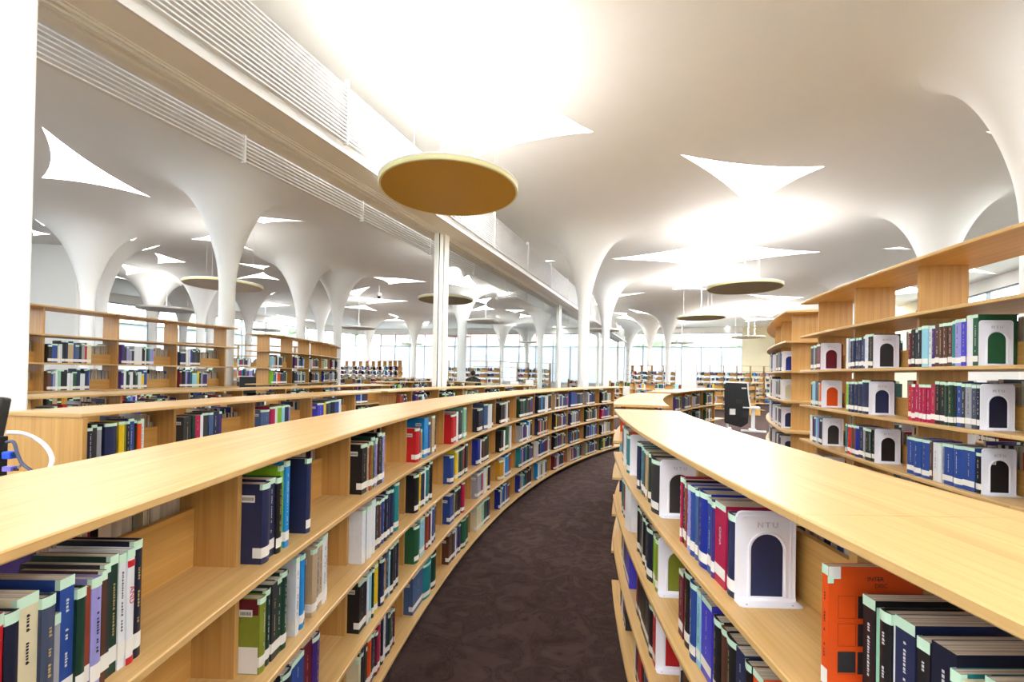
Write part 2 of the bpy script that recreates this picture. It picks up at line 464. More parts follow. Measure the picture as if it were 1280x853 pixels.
# skylights: corners read off the photograph on the plane of the ceiling crown
SKY = [[(850, 193), (1031, 208), (940, 265)], [(585, 200), (742, 165), (630, 60)], [(520, 33), (440, -40), (430, 20)],
       [(765, 323), (885, 336), (1027, 315), (905, 297)], [(840, 362), (885, 362), (862, 353)], [(933, 368), (1005, 372), (980, 378)],
       [(660, 325), (697, 326), (672, 329)], [(52, 157), (188, 246), (52, 222)], [(132, 297), (201, 300), (180, 310)],
       [(193, 315), (232, 325), (197, 326)], [(146, 327), (195, 335), (158, 336)], [(137, 338), (158, 348), (136, 345)],
       [(38, 284), (64, 289), (41, 295)],
       [(236, 259), (381, 276), (330, 279)], [(238, 297), (266, 291), (317, 309)], [(339, 320), (349.5, 330), (405, 335)],
       [(297, 329), (338, 332), (330, 337)], [(295, 342.5), (329, 340), (350, 349.7)], [(325, 359.5), (346, 360.5), (322, 363)],
       [(325, 384), (334, 378), (363, 382)], [(331, 400), (393.5, 401), (346, 394)], [(388, 357.5), (405, 360.5), (385, 361)],
       [(430, 362), (463, 358.5), (447, 369.5)], [(427, 384), (456, 381.5), (472, 388.5)], [(466, 344), (486, 355.5), (534, 351)],
       [(452, 372), (458, 380), (510, 376.6)], [(552, 351), (586, 344), (603, 356)], [(615, 360), (623, 370), (660, 366.5)],
       [(589, 375.5), (615, 372.5), (608, 380.5)], [(583, 389), (607, 381.5), (619, 387)], [(485, 390.5), (496, 396.5), (510, 392.5)],
       [(464, 400), (496, 397.5), (510, 402)], [(631, 387.3), (656, 388), (644.5, 391)], [(650, 392.5), (667, 395.5), (649, 397.5)],
       [(522, 404), (537, 402), (534, 408)], [(596, 398.5), (620, 398), (610, 401)], [(203, 361), (242, 366), (205, 364)],
       [(493, 413), (514, 412.5), (505, 415.5)], [(633, 412), (654, 413), (643, 415)], [(690, 408), (708, 408.5), (700, 410.5)],
       [(739, 370.5), (807, 366), (760, 373.5)], [(735, 381), (772, 382.5), (742, 379)], [(785, 386), (815, 388.5), (798, 390.5)],
       [(766, 391), (785, 391.5), (780, 394)], [(770, 396.5), (797, 397), (783, 393.5)], [(1102, 311), (1143, 312), (1125, 309)],
       [(1232, 163), (1260, 161), (1250, 171)], [(940, 393), (975, 391), (965, 397)], [(893, 411), (910, 408), (925, 411)], [(880, 413), (900, 413), (890, 415)],
       [(1185, 338), (1250, 343), (1215, 335)], [(845, 411), (866, 410.5), (856, 413)], [(552, 414), (566, 413), (560, 416)]]
def concave(poly, k=.34, n=7):
    c = sum((Vector(p) for p in poly), Vector((0, 0)))/len(poly)
    out = []
    for i in range(len(poly)):
        a, b = Vector(poly[i]), Vector(poly[(i+1) % len(poly)])
        m = (a+b)/2; q = m+(c-m)*k*1.3
        # blunt corner tip
        for j in range(n):
            t = j/n
            p = a*(1-t)**2+q*2*t*(1-t)+b*t*t
            out.append(p)
    return out
holes = []
for s in SKY:
    w = [Vector(on_z(px, py, HC)) for px, py in s]
    holes.append(concave(w))
added_skylights = [[(-3.6, -2), (-.9, -1.2), (-1.6, -3.6)], [(3.6, -.5), (6.0, .6), (4, 2.2)], [(10, 5), (12.2, 6.5), (11, 8)], [(-8, 1.2), (-6, 2.8), (-8, 3)],
         [(4.5, -5), (7.5, -5), (6, -3.6)], [(11, -1.5), (13, .2), (10.8, .2)], [(-12.5, 2), (-11, 4.4), (-13.5, 4.2)], [(15, 4), (17, 6), (15, 6.5)], [(15.6, 30), (18.4, 30.2), (17, 32.2)], [(19, 24), (21.5, 24.5), (20, 26.5)], [(17, 19), (19.4, 20), (17.4, 21)]]
for w in added_skylights: holes.append(concave([Vector(p) for p in w]))  # skylights added to bring more light into the room and onto the cream wall
def in_poly(p, poly):
    c = False; n = len(poly); j = n-1
    for i in range(n):
        a, b = poly[i], poly[j]
        if (a.y > p.y) != (b.y > p.y) and p.x < (b.x-a.x)*(p.y-a.y)/(b.y-a.y)+a.x: c = not c
        j = i
    return c
# densify points for the constrained triangulation
vs, es, kinds = [], [], []
outer = [p+(p-ctr).normalized()*.05 for p in (cFL, cFR, cBR, cBL)]
vs += outer; es += [(0, 1), (1, 2), (2, 3), (3, 0)]
hole_idx = []
boxes = []
for h in holes:
    b = len(vs); vs += h; es += [(b+k, b+(k+1) % len(h)) for k in range(len(h))]
    hole_idx.append((b, len(h)))
    boxes.append((min(p.x for p in h)-.05, max(p.x for p in h)+.05, min(p.y for p in h)-.05, max(p.y for p in h)+.05))
NS = 48
ring_b = []
for (x, y, rs, lab) in COLS:
    for ri, rr in enumerate((RJ, 1.05, 1.12, 1.21, 1.32, 1.46, 1.62, 1.82, 2.08, 2.4)):
        ns = NS if ri < 4 else (32 if ri < 8 else 24)
        pts_ = [Vector((x+rr*math.cos(2*PI*(k)/ns), y+rr*math.sin(2*PI*(k)/ns))) for k in range(ns)]
        if ri == 0:
            b = len(vs); vs += pts_; es += [(b+k, b+(k+1) % ns) for k in range(ns)]
        else:
            for p in pts_:
                if any(math.hypot(p.x-c[0], p.y-c[1]) < RJ*1.05 for c in COLS): continue
                if any(bx[0] < p.x < bx[1] and bx[2] < p.y < bx[3] and in_poly(p, h) for bx, h in zip(boxes, holes)): continue
                if in_poly(p, outer): vs.append(p)
def grid(step, x0, x1, y0, y1, test):
    y = y0; k = 0
    while y < y1:
        x = x0+(step/2 if k % 2 else 0)
        while x < x1:
            p = Vector((x, y))
            if test(p) and in_poly(p, outer) and not any(math.hypot(p.x-c[0], p.y-c[1]) < 2.3 for c in COLS):
                vs.append(p)
            x += step
        y += step*.87; k += 1
grid(.3, -12, 16, -1, 16, lambda p: True)
grid(.7, -32, 32, -12, 50, lambda p: not (-12 < p.x < 16 and -1 < p.y < 16))
cv, ce, cf, ov, oe, of = geometry.delaunay_2d_cdt(vs, es, [], 0, 1e-4)
zz = [ceil_z(p.x, p.y) for p in cv]
cent = lambda f: sum((cv[i] for i in f), Vector((0, 0)))/len(f)
faces = []
for f in cf:
    c = cent(f)
    if not in_poly(c, outer): continue
    if any(math.hypot(c.x-q[0], c.y-q[1]) < RJ*.995 for q in COLS): continue
    if any(bx[0] < c.x < bx[1] and bx[2] < c.y < bx[3] and in_poly(c, h) for bx, h in zip(boxes, holes)): continue
    faces.append(tuple(reversed(f)))
me = bpy.data.meshes.new('ceiling')
me.from_pydata([(p.x, p.y, z) for p, z in zip(cv, zz)], [], faces)
me.materials.append(M_WHITE)
me.polygons.foreach_set('use_smooth', [True]*len(me.polygons))
ceiling = tag(obj('ceiling', me), kind='structure')
for h in holes:
    zt = HC+.16
    mb = MB()
    n = len(h)
    for k in range(n):
        a, b = h[k], h[(k+1) % n]
        mb.face([(a.x, a.y, ceil_z(a.x, a.y)-.002), (b.x, b.y, ceil_z(b.x, b.y)-.002), (b.x, b.y, zt), (a.x, a.y, zt)])
    mb.build('skylight_reveal', M_WHITE, ceiling)
    tri = geometry.tessellate_polygon([[Vector((p.x, p.y, 0)) for p in h]])
    me = bpy.data.meshes.new('skylight_pane')
    me.from_pydata([(p.x, p.y, zt-.01) for p in h]+[(p.x, p.y, zt+.02) for p in h], [],
                   [tuple(t) for t in tri]+[tuple(i+n for i in t) for t in tri]+[(k, (k+1) % n, n+(k+1) % n, n+k) for k in range(n)])
    obj('skylight_pane', me, ceiling, M_SKYLIGHT)
# flat roof slab above everything
mb = MB(); pts = [p+(p-ctr).normalized()*.6 for p in (cFL, cFR, cBR, cBL)]
mb.face([(p.x, p.y, HC+.42) for p in pts]); mb.face([(p.x, p.y, HC+.75) for p in reversed(pts)])
for a, b in zip(pts, pts[1:]+pts[:1]): mb.face([(a.x, a.y, HC+.42), (b.x, b.y, HC+.42), (b.x, b.y, HC+.75), (a.x, a.y, HC+.75)])
tag(mb.build('trim_1', M_WHITE), kind='structure')

# ------------------------------------------------------------------ glazed line: header, tracks, louvres, posts, glass
F0 = Vector((-4.38, 0.0)) + Vector((.375, 1))*8.1          # first post on the track line
FT = Vector((.375, 1)).normalized(); FN = Vector((FT.y, -FT.x))   # FN points to the camera side
HZ = EYE+2.551
MF = Matrix(((FT.x, FN.x, 0, F0.x), (FT.y, FN.y, 0, F0.y), (0, 0, 1, 0), (0, 0, 0, 1)))
ST_P = 8.6
XS, XE = -5.5, 3*ST_P+1.5                             # from behind the camera to the far end
hd = empty('header_beam', 'cream header beam with sliding door tracks above the glazed line', 'header beam')
def fbox(name, x0, x1, y0, y1, z0, z1, mat, parent):
    m = MB(); m.box(x0, x1, y0, y1, z0, z1); o = m.build(name, mat, parent); o.matrix_world = MF; return o
seg = []
x = XS
while x < XE-.1:
    seg.append((x+.003, min(x+ST_P/2, XE)-.003)); x += ST_P/2
for a, b in seg:
    fbox('soffit_panel', a, b, .06, .40, HZ, HZ+.03, M_ALU, hd)
    fbox('edge_fascia', a, b, .40, .43, HZ-.012, HZ+.07, M_ALUW, hd)
    fbox('rear_soffit', a, b, -.34, -.17, HZ-.002, HZ+.03, M_ALU, hd)
fbox('upper_box', XS, XE, -.33, .34, HZ+.03, HZ+.40, M_ALU, hd)
for y0, y1, dz in ((-.17, -.15, .022), (-.135, -.12, .036), (-.09, -.06, .026), (-.035, -.02, .036), (.01, .03, .022), (.05, .062, .010)):
    fbox('door_track', XS, XE, y0, y1, HZ-dz, HZ+.03, M_ALU, hd)
fbox('track_plate', XS, XE, -.17, .06, HZ-.004, HZ+.03, M_ALU, hd)

def louvre(label, y, z0, z1, n, off, L, mat, name='louver_screen'):
    t = empty(name, label, 'louver screen')
    x = off-math.floor((off-XS)/L)*L; bays = []
    while x < XE-L: bays.append((x, x+L)); x += L
    m = MB(); m.box(0, 1, -.026, .026, -.0075, .0075); bm_ = m.mesh('louver_blade', mat)
    for bi, (a, b) in enumerate(bays):
        for k in range(n):
            z = z0+(z1-z0)*(k+.5)/n
            o = obj('louver_blade', bm_, t)
            o.matrix_world = MF @ Matrix.Translation((a+.004, y, z)) @ Matrix.Diagonal((b-a-.008, 1, 1, 1))
        fbox('louver_bracket', a-.012, a+.012, y-.022, y+.034, z0-.01, z1+.08, mat, t)
    return t
louvre('white horizontal louver band between header beam and shell ceiling, near side', .46, EYE+2.63, EYE+3.30, 15, -3.04, 2.2, M_ALUW)
louvre('white horizontal louver band hanging beyond the header beam, far side', -.72, EYE+2.43, EYE+3.10, 15, -1.32, 2.08, M_ALUW)

PLAB = ['cream double glazing post nearest, standing behind the long bookcase', 'second cream glazing post, left of the main column',
        'third cream glazing post, between the two main columns', 'fourth and farthest grey glazing post']
for k in range(-1, 4):
    x = k*ST_P
    if k == -1: continue
    t = empty('glazing_post', PLAB[k], 'post', group='posts of the glazed line')
    fbox('post_body', x+.01, x+.17, -.07, .07, 0, HZ, M_ALU, t)
    fbox('door_stile', x-.13, x-.01, -.03, .05, 0, HZ-.03, M_ALU, t)
    fbox('edge_strip', x-.16, x-.135, -.05, .03, 0, HZ-.03, M_ALU, t)
    fbox('gasket', x-.012, x+.012, -.06, .045, 0, HZ-.03, M_GASKET, t)
    fbox('gasket', x-.134, x-.129, -.035, .045, 0, HZ-.03, M_GASKET, t)
for k in range(0, 3):
    t = tag(fbox('glass_door', k*ST_P+.175, (k+1)*ST_P-.165, -.012, .0, .02, HZ-.04, M_GLASS, None),
            ['clear glass leaf between the nearest and second glazing posts', 'clear glass leaf between the second and third glazing posts',
             'clear glass leaf between the third and fourth glazing posts'][k], 'glass panel', 'glass leaves of the glazed line')
# white pier at the left edge of the photograph
mb = MB()
mb.box(-.6, 0, 0, .25, 0, HC-.25, grain='z')
o = mb.build('pier', M_COL)
r = ray(41, 250); Yp = 2.62; rad_pier = math.atan2(-r.x, r.y)
o.location = (r.x/r.y*Yp, Yp, 0)
o.rotation_euler = (0, 0, rad_pier)
tag(o, 'plain white wall pier at the left edge of the photo', 'pier')
bv = o.modifiers.new('bevel', 'BEVEL'); bv.width = .012; bv.segments = 3

# ------------------------------------------------------------------ bookcases on concentric arcs
CX, CYR = 13.489, 0.849                        # common centre of the curved cases
LV0 = [.076+.3225*k for k in range(9)]          # upper faces of the boards
BT = .02
HW = .235
occ_v, occ_f = [], []                          # simple blockers, used only to sort out hidden books
def occ_add(vs_, fs_):
    b = len(occ_v); occ_v.extend(vs_); occ_f.extend(tuple(b+i for i in f) for f in fs_)

_um = {}
def upright_mesh(h):
    k = round(h, 4)
    if k not in _um:
        m = MB(); m.box(-.01, .01, -.13, .13, 0, h, grain='z'); _um[k] = m.mesh('divider', W_SIDE)
    return _um[k]
def part_mesh(L, h):
    k = ('p', round(L, 3), h)
    if k not in _um:
        m = MB(); m.box(-L/2, L/2, -.009, .009, 0, h, grain='x'); _um[k] = m.mesh('partition', W_PART)
    return _um[k]

CASES = []
class Case: pass
def bookcase(label, short, c, R, divs, a0, a1, tall=False, end_panels=(), group=None, parth=None, hw=HW, dz=0, seg_bays=3, occl=True, name='curved_bookcase'):
    """divs, a0, a1: polar angles about c, in radians, listed from one end to the other"""
    K = Case(); K.c = c; K.R = R; K.divs = divs; K.short = short; K.n = 7 if tall else 4; K.tall = tall; K.hw = hw; K.dz = dz; LV = [v+dz for v in LV0]; K.LV = LV
    t = empty(name, label, 'bookcase', (c[0]+R*math.cos(divs[0]), c[1]+R*math.sin(divs[0]), 0), group=group)
    K.root = t; K.inv = Matrix.Translation(-Vector(t.location))
    P = lambda r, a, z: (c[0]+r*math.cos(a), c[1]+r*math.sin(a), z)
    sg = 1 if a1 > a0 else -1
    # board segments
    cuts = [a0]+[d for i, d in enumerate(divs) if i and i % seg_bays == 0 and abs(d-a1)*R > .6]+[a1]
    ch = .003
    for k in range(K.n+1):
        z1 = LV[k]; z0 = z1-BT
        r0, r1 = R-hw, R+hw
        prof = [(r0, z0+ch), (r0+ch, z0), (r1-ch, z0), (r1, z0+ch), (r1, z1-ch), (r1-ch, z1), (r0+ch, z1), (r0, z1-ch)]
        for ca, cb in zip(cuts, cuts[1:]):
            ga = .0006/R*sg
            ca2, cb2 = ca+ga, cb-ga
            n = max(2, int(abs(cb2-ca2)*R/.16))
            m = MB(); rows = []
            for i in range(n+1):
                a = ca2+(cb2-ca2)*i/n
                rows.append([P(r, a, z) for r, z in prof])
            s0 = abs(ca-a0)*R+k*7.3
            for i in range(n):
                for j in range(8):
                    j2 = (j+1) % 8
                    u0, u1 = s0+abs(cb2-ca2)*R*i/n, s0+abs(cb2-ca2)*R*(i+1)/n
                    v0, v1 = prof[j][0]+prof[j][1], prof[j2][0]+prof[j2][1]
                    q = [rows[i][j], rows[i][j2], rows[i+1][j2], rows[i+1][j]]
                    uv = [(u0, v0), (u0, v1), (u1, v1), (u1, v0)]
                    if sg > 0: q.reverse(); uv.reverse()
                    m.face(q, uv)
            for i, rev in ((0, True), (n, False)):
                q = rows[i]; uv = [(r, z) for r, z in prof]
                if rev == (sg > 0): m.face(q, uv)
                else: m.face(q[::-1], uv[::-1])
            me = m.mesh('shelf_board', W_TOP, merge=True); me.transform(K.inv)
            obj('shelf_board', me, t)
            vv, ff = [], []
            for i in range(n+1):
                a = ca+(cb-ca)*i/n
                vv += [P(r0, a, z1), P(r1, a, z1)]
            ff = [(2*i, 2*i+1, 2*i+3, 2*i+2) for i in range(n)]
            if occl: occ_add(vv, ff)
    # uprights and low partitions
    gap = LV[1]-LV[0]-BT
    for k in range(K.n):
        for d in divs:
            o = obj('divider', upright_mesh(gap), t)
            p = P(R, d, LV[k]); o.location = (p[0]-t.location.x, p[1]-t.location.y, p[2]); o.rotation_euler = (0, 0, d-PI/2)
            if occl:
                er = Vector((math.cos(d), math.sin(d), 0)); q = Vector(p)
                occ_add([tuple(q-er*.13), tuple(q+er*.13), tuple(q+er*.13+Vector((0, 0, gap))), tuple(q-er*.13+Vector((0, 0, gap)))], [(0, 1, 2, 3)])
        if tall and k == K.n-1: continue
        ph = parth or (.125 if tall else .17)
        for da, db in zip(divs, divs[1:]):
            am = (da+db)/2; L = 2*R*math.sin(abs(db-da)/2)-.0215
            o = obj('partition', part_mesh(L, ph), t)
            p = P(R, am, LV[k]); o.location = (p[0]-t.location.x, p[1]-t.location.y, p[2]); o.rotation_euler = (0, 0, am-PI/2)
            if occl:
                q0, q1 = Vector(P(R, da, LV[k])), Vector(P(R, db, LV[k])); h = Vector((0, 0, ph))
                occ_add([tuple(q0), tuple(q1), tuple(q1+h), tuple(q0+h)], [(0, 1, 2, 3)])
    for a in end_panels:
        m = MB(); m.box(-.012, .012, -hw+.002, hw-.002, 0.0, LV[K.n]-BT, grain='z')
        o = m.build('end_panel', W_SIDE, t)
        p = P(R, a, 0); o.location = (p[0]-t.location.x, p[1]-t.location.y, 0); o.rotation_euler = (0, 0, a-PI/2)
        if occl:
            er = Vector((math.cos(a), math.sin(a), 0)); q = Vector(p); h = Vector((0, 0, LV[K.n]))
            occ_add([tuple(q-er*hw), tuple(q+er*hw), tuple(q+er*hw+h), tuple(q-er*hw+h)], [(0, 1, 2, 3)])
    # recessed plinth
    m = MB(); n = max(2, int(abs(a1-a0)*R/.4)); e_ = .10/R*sg
    b0, b1 = a0+e_, a1-e_
    for i in range(n):
        a, b = b0+(b1-b0)*i/n, b0+(b1-b0)*(i+1)/n
        for r, rev in ((R-hw+.06, 0), (R+hw-.06, 1)):
            q = [P(r, a, 0), P(r, b, 0), P(r, b, LV[0]-BT), P(r, a, LV[0]-BT)]
            m.face(q if (rev ^ (sg > 0)) else q[::-1])
    for a in (b0, b1):
        m.face([P(R-hw+.06, a, 0), P(R+hw-.06, a, 0), P(R+hw-.06, a, LV[0]-BT), P(R-hw+.06, a, LV[0]-BT)])
    me = m.mesh('plinth', M_PLINTH); me.transform(K.inv); obj('plinth', me, t)
    CASES.append(K)
    return K
rad = math.radians
T = lambda th: PI-rad(th)                       # ring angle (degrees from the camera side) -> polar angle
def ring_case(label, short, R, th_divs, th0, th1, **k):
    return bookcase(label, short, (CX, CYR), R, [T(x) for x in th_divs], T(th0), T(th1), group='curved wooden bookcases', **k)
def circ3(p0, p1, sag):
    """circle through p0, p1 whose arc bulges by sag to the left of p0->p1"""
    p0, p1 = Vector(p0), Vector(p1); d = p1-p0; L = d.length; n = Vector((-d.y, d.x)).normalized()
    R = (L*L/4+sag*sag)/(2*abs(sag)); s = 1 if sag > 0 else -1
    c = (p0+p1)/2+n*s*(abs(sag)-R)
    a0 = math.atan2(p0.y-c.y, p0.x-c.x); a1 = math.atan2(p1.y-c.y, p1.x-c.x)
    while a1-a0 > PI: a1 -= 2*PI
    while a1-a0 < -PI: a1 += 2*PI
    return (c.x, c.y), R, a0, a1
def free_case(label, short, p0, p1, sag, bay=.756, **k):
    c, R, a0, a1 = circ3(p0, p1, sag)
    L = abs(a1-a0)*R; n = max(1, int((L-.3)/bay)); e_ = (L-n*bay)/2
    sg = 1 if a1 > a0 else -1
    divs = [a0+sg*(e_+i*bay)/R for i in range(n+1)]
    return bookcase(label, short, c, R, divs, a0, a1, group='curved wooden bookcases', **k)

dA = [1.77+3.03*i for i in range(-4, 13)]
A = ring_case('long low curved bookcase sweeping away left of the brown aisle', 'long left bookcase', 14.415, dA, -12, 39.3)
B = ring_case('low curved bookcase nearest on the right of the aisle', 'near right bookcase', 12.715, [-10.0, -6.7, -3.4, -.1, 3.2, 6.5, 9.8], -12, 11.1)
Cc = ring_case('tall curved bookcase along the right edge of the photo', 'tall right bookcase', 11.02, [-4.8, -1.2, 2.4, 6.0, 9.6, 13.15, 16.6], -6.5, 17.3, tall=True, dz=.012)
Dd = ring_case('tall curved bookcase beyond the right one, with rounded shelf fronts', 'second tall right bookcase', 11.02, [21.1+3.45*i for i in range(7)], 20.0, 43.2, tall=True, dz=.012)
E1 = ring_case('low bookcase with pale top just beyond the near right one', 'second low right bookcase', 12.715, [15.2+3.3*i for i in range(4)], 13.6, 26.6)
E2 = ring_case('low bookcase ending beside the black kiosk', 'third low right bookcase', 12.715, [30.6+3.3*i for i in range(5)], 29.5, 45.2)
G = ring_case('low bookcase with full end panel beside the monitor on the left', 'left bookcase behind long one', 16.075, [5.53, 7.85, 10.5, 13.2, 15.88], 5.4, 17.25, end_panels=(T(5.48),))
Kk = ring_case('low bookcase in front of the glazing posts', 'low bookcase by glazing posts', 16.075, [19.0, 20.45, 23.15, 25.85, 28.55, 31.25, 33.95], 17.8, 35.6)
H = ring_case('low bookcase in front of the left tall bookcase', 'low bookcase before left tall one', 17.735, [8.9+2.31*i for i in range(8)], 8.6, 25.8)
I = ring_case('tall bookcase on the left between pier and big column', 'left tall bookcase', 19.395, [10.16+2.28*i for i in range(5)], 7.9, 19.8, tall=True, dz=-.037)
M1 = ring_case('small low bookcase with pale top, left of the nearest glazing post', 'small far low bookcase', 19.395, [31.2, 33.5, 35.8], 30.2, 36.8)
N1 = ring_case('far low bookcase just left of the nearest glazing post', 'far low bookcase', 24.375, [40.5+1.8*i for i in range(4)], 40.1, 46.6)
R9 = ring_case('low bookcase seen through the tall right bookcase', 'bookcase behind tall right one', 9.36, [4+4.65*i for i in range(6)], 2.5, 29)
aj = lambda Y: math.asin((Y-9.9)/9.45)
J = bookcase('tall curved bookcase bending away left, beyond the big column', 'bent tall left bookcase', (-14.2, 9.9), 9.4,
             [aj(8.63+.755*i) for i in range(7)], aj(8.45), aj(13.35), tall=True, dz=-.034, group='curved wooden bookcases')
J2 = free_case('tall bookcase glimpsed behind the big left column', 'tall bookcase behind big column', (-9.6, 12.2), (-6.5, 13.6), .15, tall=True)
FT1 = free_case('far tall bookcase left of the nearest glazing post', 'far tall bookcase', (-15.4, 34.0), (-7.0, 28.0), .9, tall=True)
FT2 = free_case('far tall bookcase behind the standing person', 'far tall bookcase', (-4.1, 26.0), (-.35, 26.2), -.1, tall=True)
FT3 = free_case('far tall bookcase right of the standing person', 'far tall bookcase', (-.1, 28.0), (2.9, 29.0), -.05, tall=True)
FT4 = free_case('far low bookcase between the second and third posts', 'far bookcase', (3.0, 26.5), (4.6, 26.8), .03)
FT5 = free_case('far tall bookcase behind the middle columns', 'far tall bookcase', (8.2, 31.0), (11.0, 28.6), -.3, tall=True)
FT6 = free_case('far tall bookcase beside the cream wall on the right', 'far tall bookcase', (11.1, 27.6), (18.6, 26.2), -.35, tall=True)
U1 = free_case('low bookcase with white end, in front of the standing person', 'low bookcase by the person', (-2.25, 13.7), (-.95, 11.9), .04)
V1 = free_case('far low bookcase left of the white catalogue screen', 'far low bookcase right', (5.3, 19.6), (7.9, 18.6), .06)
V2 = free_case('far low bookcase behind the end of the long bookcase', 'far low bookcase centre', (4.6, 21.6), (6.4, 22.4), .05)
V3 = free_case('far low bookcase right of the white catalogue screen', 'far low bookcase far right', (9.2, 21.8), (12.2, 21.4), -.06)
Q1 = free_case('low bookcase far left of the nearest glazing post', 'low bookcase far left', (-9.5, 18.5), (-4.6, 20.4), -.3)

# ------------------------------------------------------------------ books
RECS = []          # every book: case, side, bay, level, order, world matrix, size, colour
BOOKENDS = []
def frame(K, side, a, off, z):
    """matrix whose x axis is the reader's right, y axis points into the shelf"""
    r = K.R-off if side == 'in' else K.R+off
    er = Vector((math.cos(a), math.sin(a), 0)); fwd = er if side == 'in' else -er
    right = Vector((fwd.y, -fwd.x, 0))
    p = Vector((K.c[0]+r*er.x, K.c[1]+r*er.y, z))
    return Matrix(((right.x, fwd.x, 0, p.x), (right.y, fwd.y, 0, p.y), (0, 0, 1, p.z), (0, 0, 0, 1)))
def rand_row(L, far=False):
    row = []; s = 0
    while s < L:
        c = random.choice(COMMON); n = random.choice([1, 1, 1, 1, 2, 3])
        t = random.uniform(.012, .034); h = random.uniform(.195, .262)
        if far: t *= 1.5
        for _ in range(n):
            if s+t > L: return row or [(c, min(t, L), h)]
            row.append((c, t if n > 1 else t, h if n == 1 else h)); s += t+.0008
        if n == 1 and random.random() < .2: pass
    return row
def fill(K, side, bay, lev, row=None, L=None, end=False, inset=0):
    divs = sorted(K.divs)
    a_lo, a_hi = divs[bay], divs[bay+1]
    # inside readers see decreasing polar angle to the right, outside readers increasing
    r = K.R-.19 if side == 'in' else K.R+.19
    w = (a_hi-a_lo)*K.R-.024
    if row is None:
        L = L or w*(random.uniform(.55, .8) if K is A and bay < 6 else random.uniform(.42, .68))
        row = rand_row(L, K.far)
    elif L:
        tot = sum(x[1] for x in row)
        row = [(x[0], x[1]*L/tot)+tuple(x[2:]) for x in row]
    s = .0125
    for i, b in enumerate(row):
        c, t, h = b[:3]; ex = b[3] if len(b) > 3 else {}
        if c is None: s += t; continue
        h = min(h, .285)
        sm = s+t/2
        a = (a_hi-sm/K.R) if side == 'in' else (a_lo+sm/K.R)
        off = .19-inset-ex.get('inset', 0)+random.uniform(-.004, .004)
        d = min(ex.get('d', random.uniform(.145, .172)), off-.012)
        M = frame(K, side, a, off, K.LV[lev]+.0005)
        RECS.append(dict(K=K, side=side, bay=bay, lev=lev, i=i, M=M, t=t-.0008, h=h, d=d, c=c, ex=ex, s=random.random()))
        s += t
    if end:
        a = (a_hi-(s+.0015)/K.R) if side == 'in' else (a_lo+(s+.0015)/K.R)
        M = frame(K, side, a, .192-inset, K.LV[lev]+.0005)
        BOOKENDS.append((K, side, bay, lev, M))
far_cases = {id(k) for k in (N1, FT1, FT2, FT3, FT4, FT5, FT6, U1, V1, V2, V3, Q1, M1)}
for K in CASES: K.far = id(K) in far_cases
def bay_idx(K, th_mid):
    a = T(th_mid); d = sorted(K.divs)
    for i in range(len(d)-1):
        if d[i] < a < d[i+1]: return i
SPEC = {}
def spec(K, side, th_mid, lev, row, L=None, end=False, inset=0):
    SPEC[(id(K), side, bay_idx(K, th_mid), lev)] = (row, L, end, inset)
# --- long left bookcase, aisle side
t_ = lambda i: 1.77+3.03*i+1.5
spec(A, 'in', t_(-1), 3, [('maroon', .03, .2), ('tan', .032, .21), ('navy', .036, .2), ('red', .022, .215, {'title': 1}), ('midnight', .024, .21), ('cream', .038, .222), ('slate', .026, .208, {'title': 1}), ('grey', .014, .17),
     ('blue', .03, .222), ('forest', .02, .195), ('rust', .012, .19), ('lilac', .024, .2, {'title': 1}), ('brown', .012, .205), ('charcoal', .016, .212), ('forest', .02, .222, {'title': 1}),
     ('white', .018, .218), ('white', .020, .222, {'word': 'AND', 'redtip': 1}), ('midnight', .026, .232, {'title': 1})], L=.345)
spec(A, 'in', t_(0), 3, [('navy', .032, .236, {'inset': 0}), ('navy', .028, .24, {'title': 1, 'inset': .002}), ('black', .022, .236, {'title': 1}), ('lime', .016, .268, {'inset': .01, 'd': .17}), ('sky', .018, .278, {'d': .17}),
     ('tan', .022, .248, {'title': 1, 'inset': .03}), ('green', .012, .235, {'inset': .045, 'd': .12}), (None, .05, 0), ('navy', .026, .262, {'d': .178, 'inset': -.006})], L=.29)
spec(A, 'in', t_(1), 3, [('black', .044, .232, {'d': .17}), ('tan', .014, .225), ('rust', .02, .235), ('olive', .014, .23), ('forest', .024, .25, {'title': 1}), ('lilac', .014, .23), ('rust', .018, .24), ('black', .03, .262),
     ('slate', .02, .255), ('lilac', .02, .255)], L=.27)
spec(A, 'in', t_(2), 3, [('red', .045, .215), ('purple', .012, .20), ('ochre', .014, .20), (None, .03, 0), ('sky', .05, .265, {'inset': 0, 'd': .178}), ('blue', .026, .23), (None, .02, 0), ('tan', .035, .268, {'title': 1}), ('black', .022, .262)], L=.4)
spec(A, 'in', t_(3), 3, [('red', .05, .235), ('red', .04, .235, {'title': 1}), ('white', .04, .25), (None, .02, 0), ('charcoal', .034, .25, {'title': 1}), ('black', .02, .25), (None, .03, 0), ('mint', .05, .27, {'title': 1}), ('purple', .02, .24)], L=.42)
spec(A, 'in', t_(4), 3, [('midnight', .05, .225), ('midnight', .03, .225), (None, .03, 0), ('steel', .07, .262, {'d': .178}), ('white', .05, .25, {'title': 1}), ('white', .03, .25), ('black', .03, .255)], L=.5)
spec(A, 'in', t_(5), 3, [('black', .05, .235), ('charcoal', .03, .235), ('grey', .03, .24), ('white', .03, .24), ('brown', .02, .25)], L=.3)
spec(A, 'in', t_(6), 3, [('forest', .04, .24), ('slate', .03, .235), ('green', .04, .24), ('forest', .04, .238), ('charcoal', .04, .238), ('brown', .03, .24), ('purple', .05, .255)], L=.5)
spec(A, 'in', t_(7), 3, [('midnight', .05, .25), ('sky', .03, .262), ('navy', .05, .25), ('white', .04, .245), ('white', .03, .25), ('black', .06, .262)], L=.55)
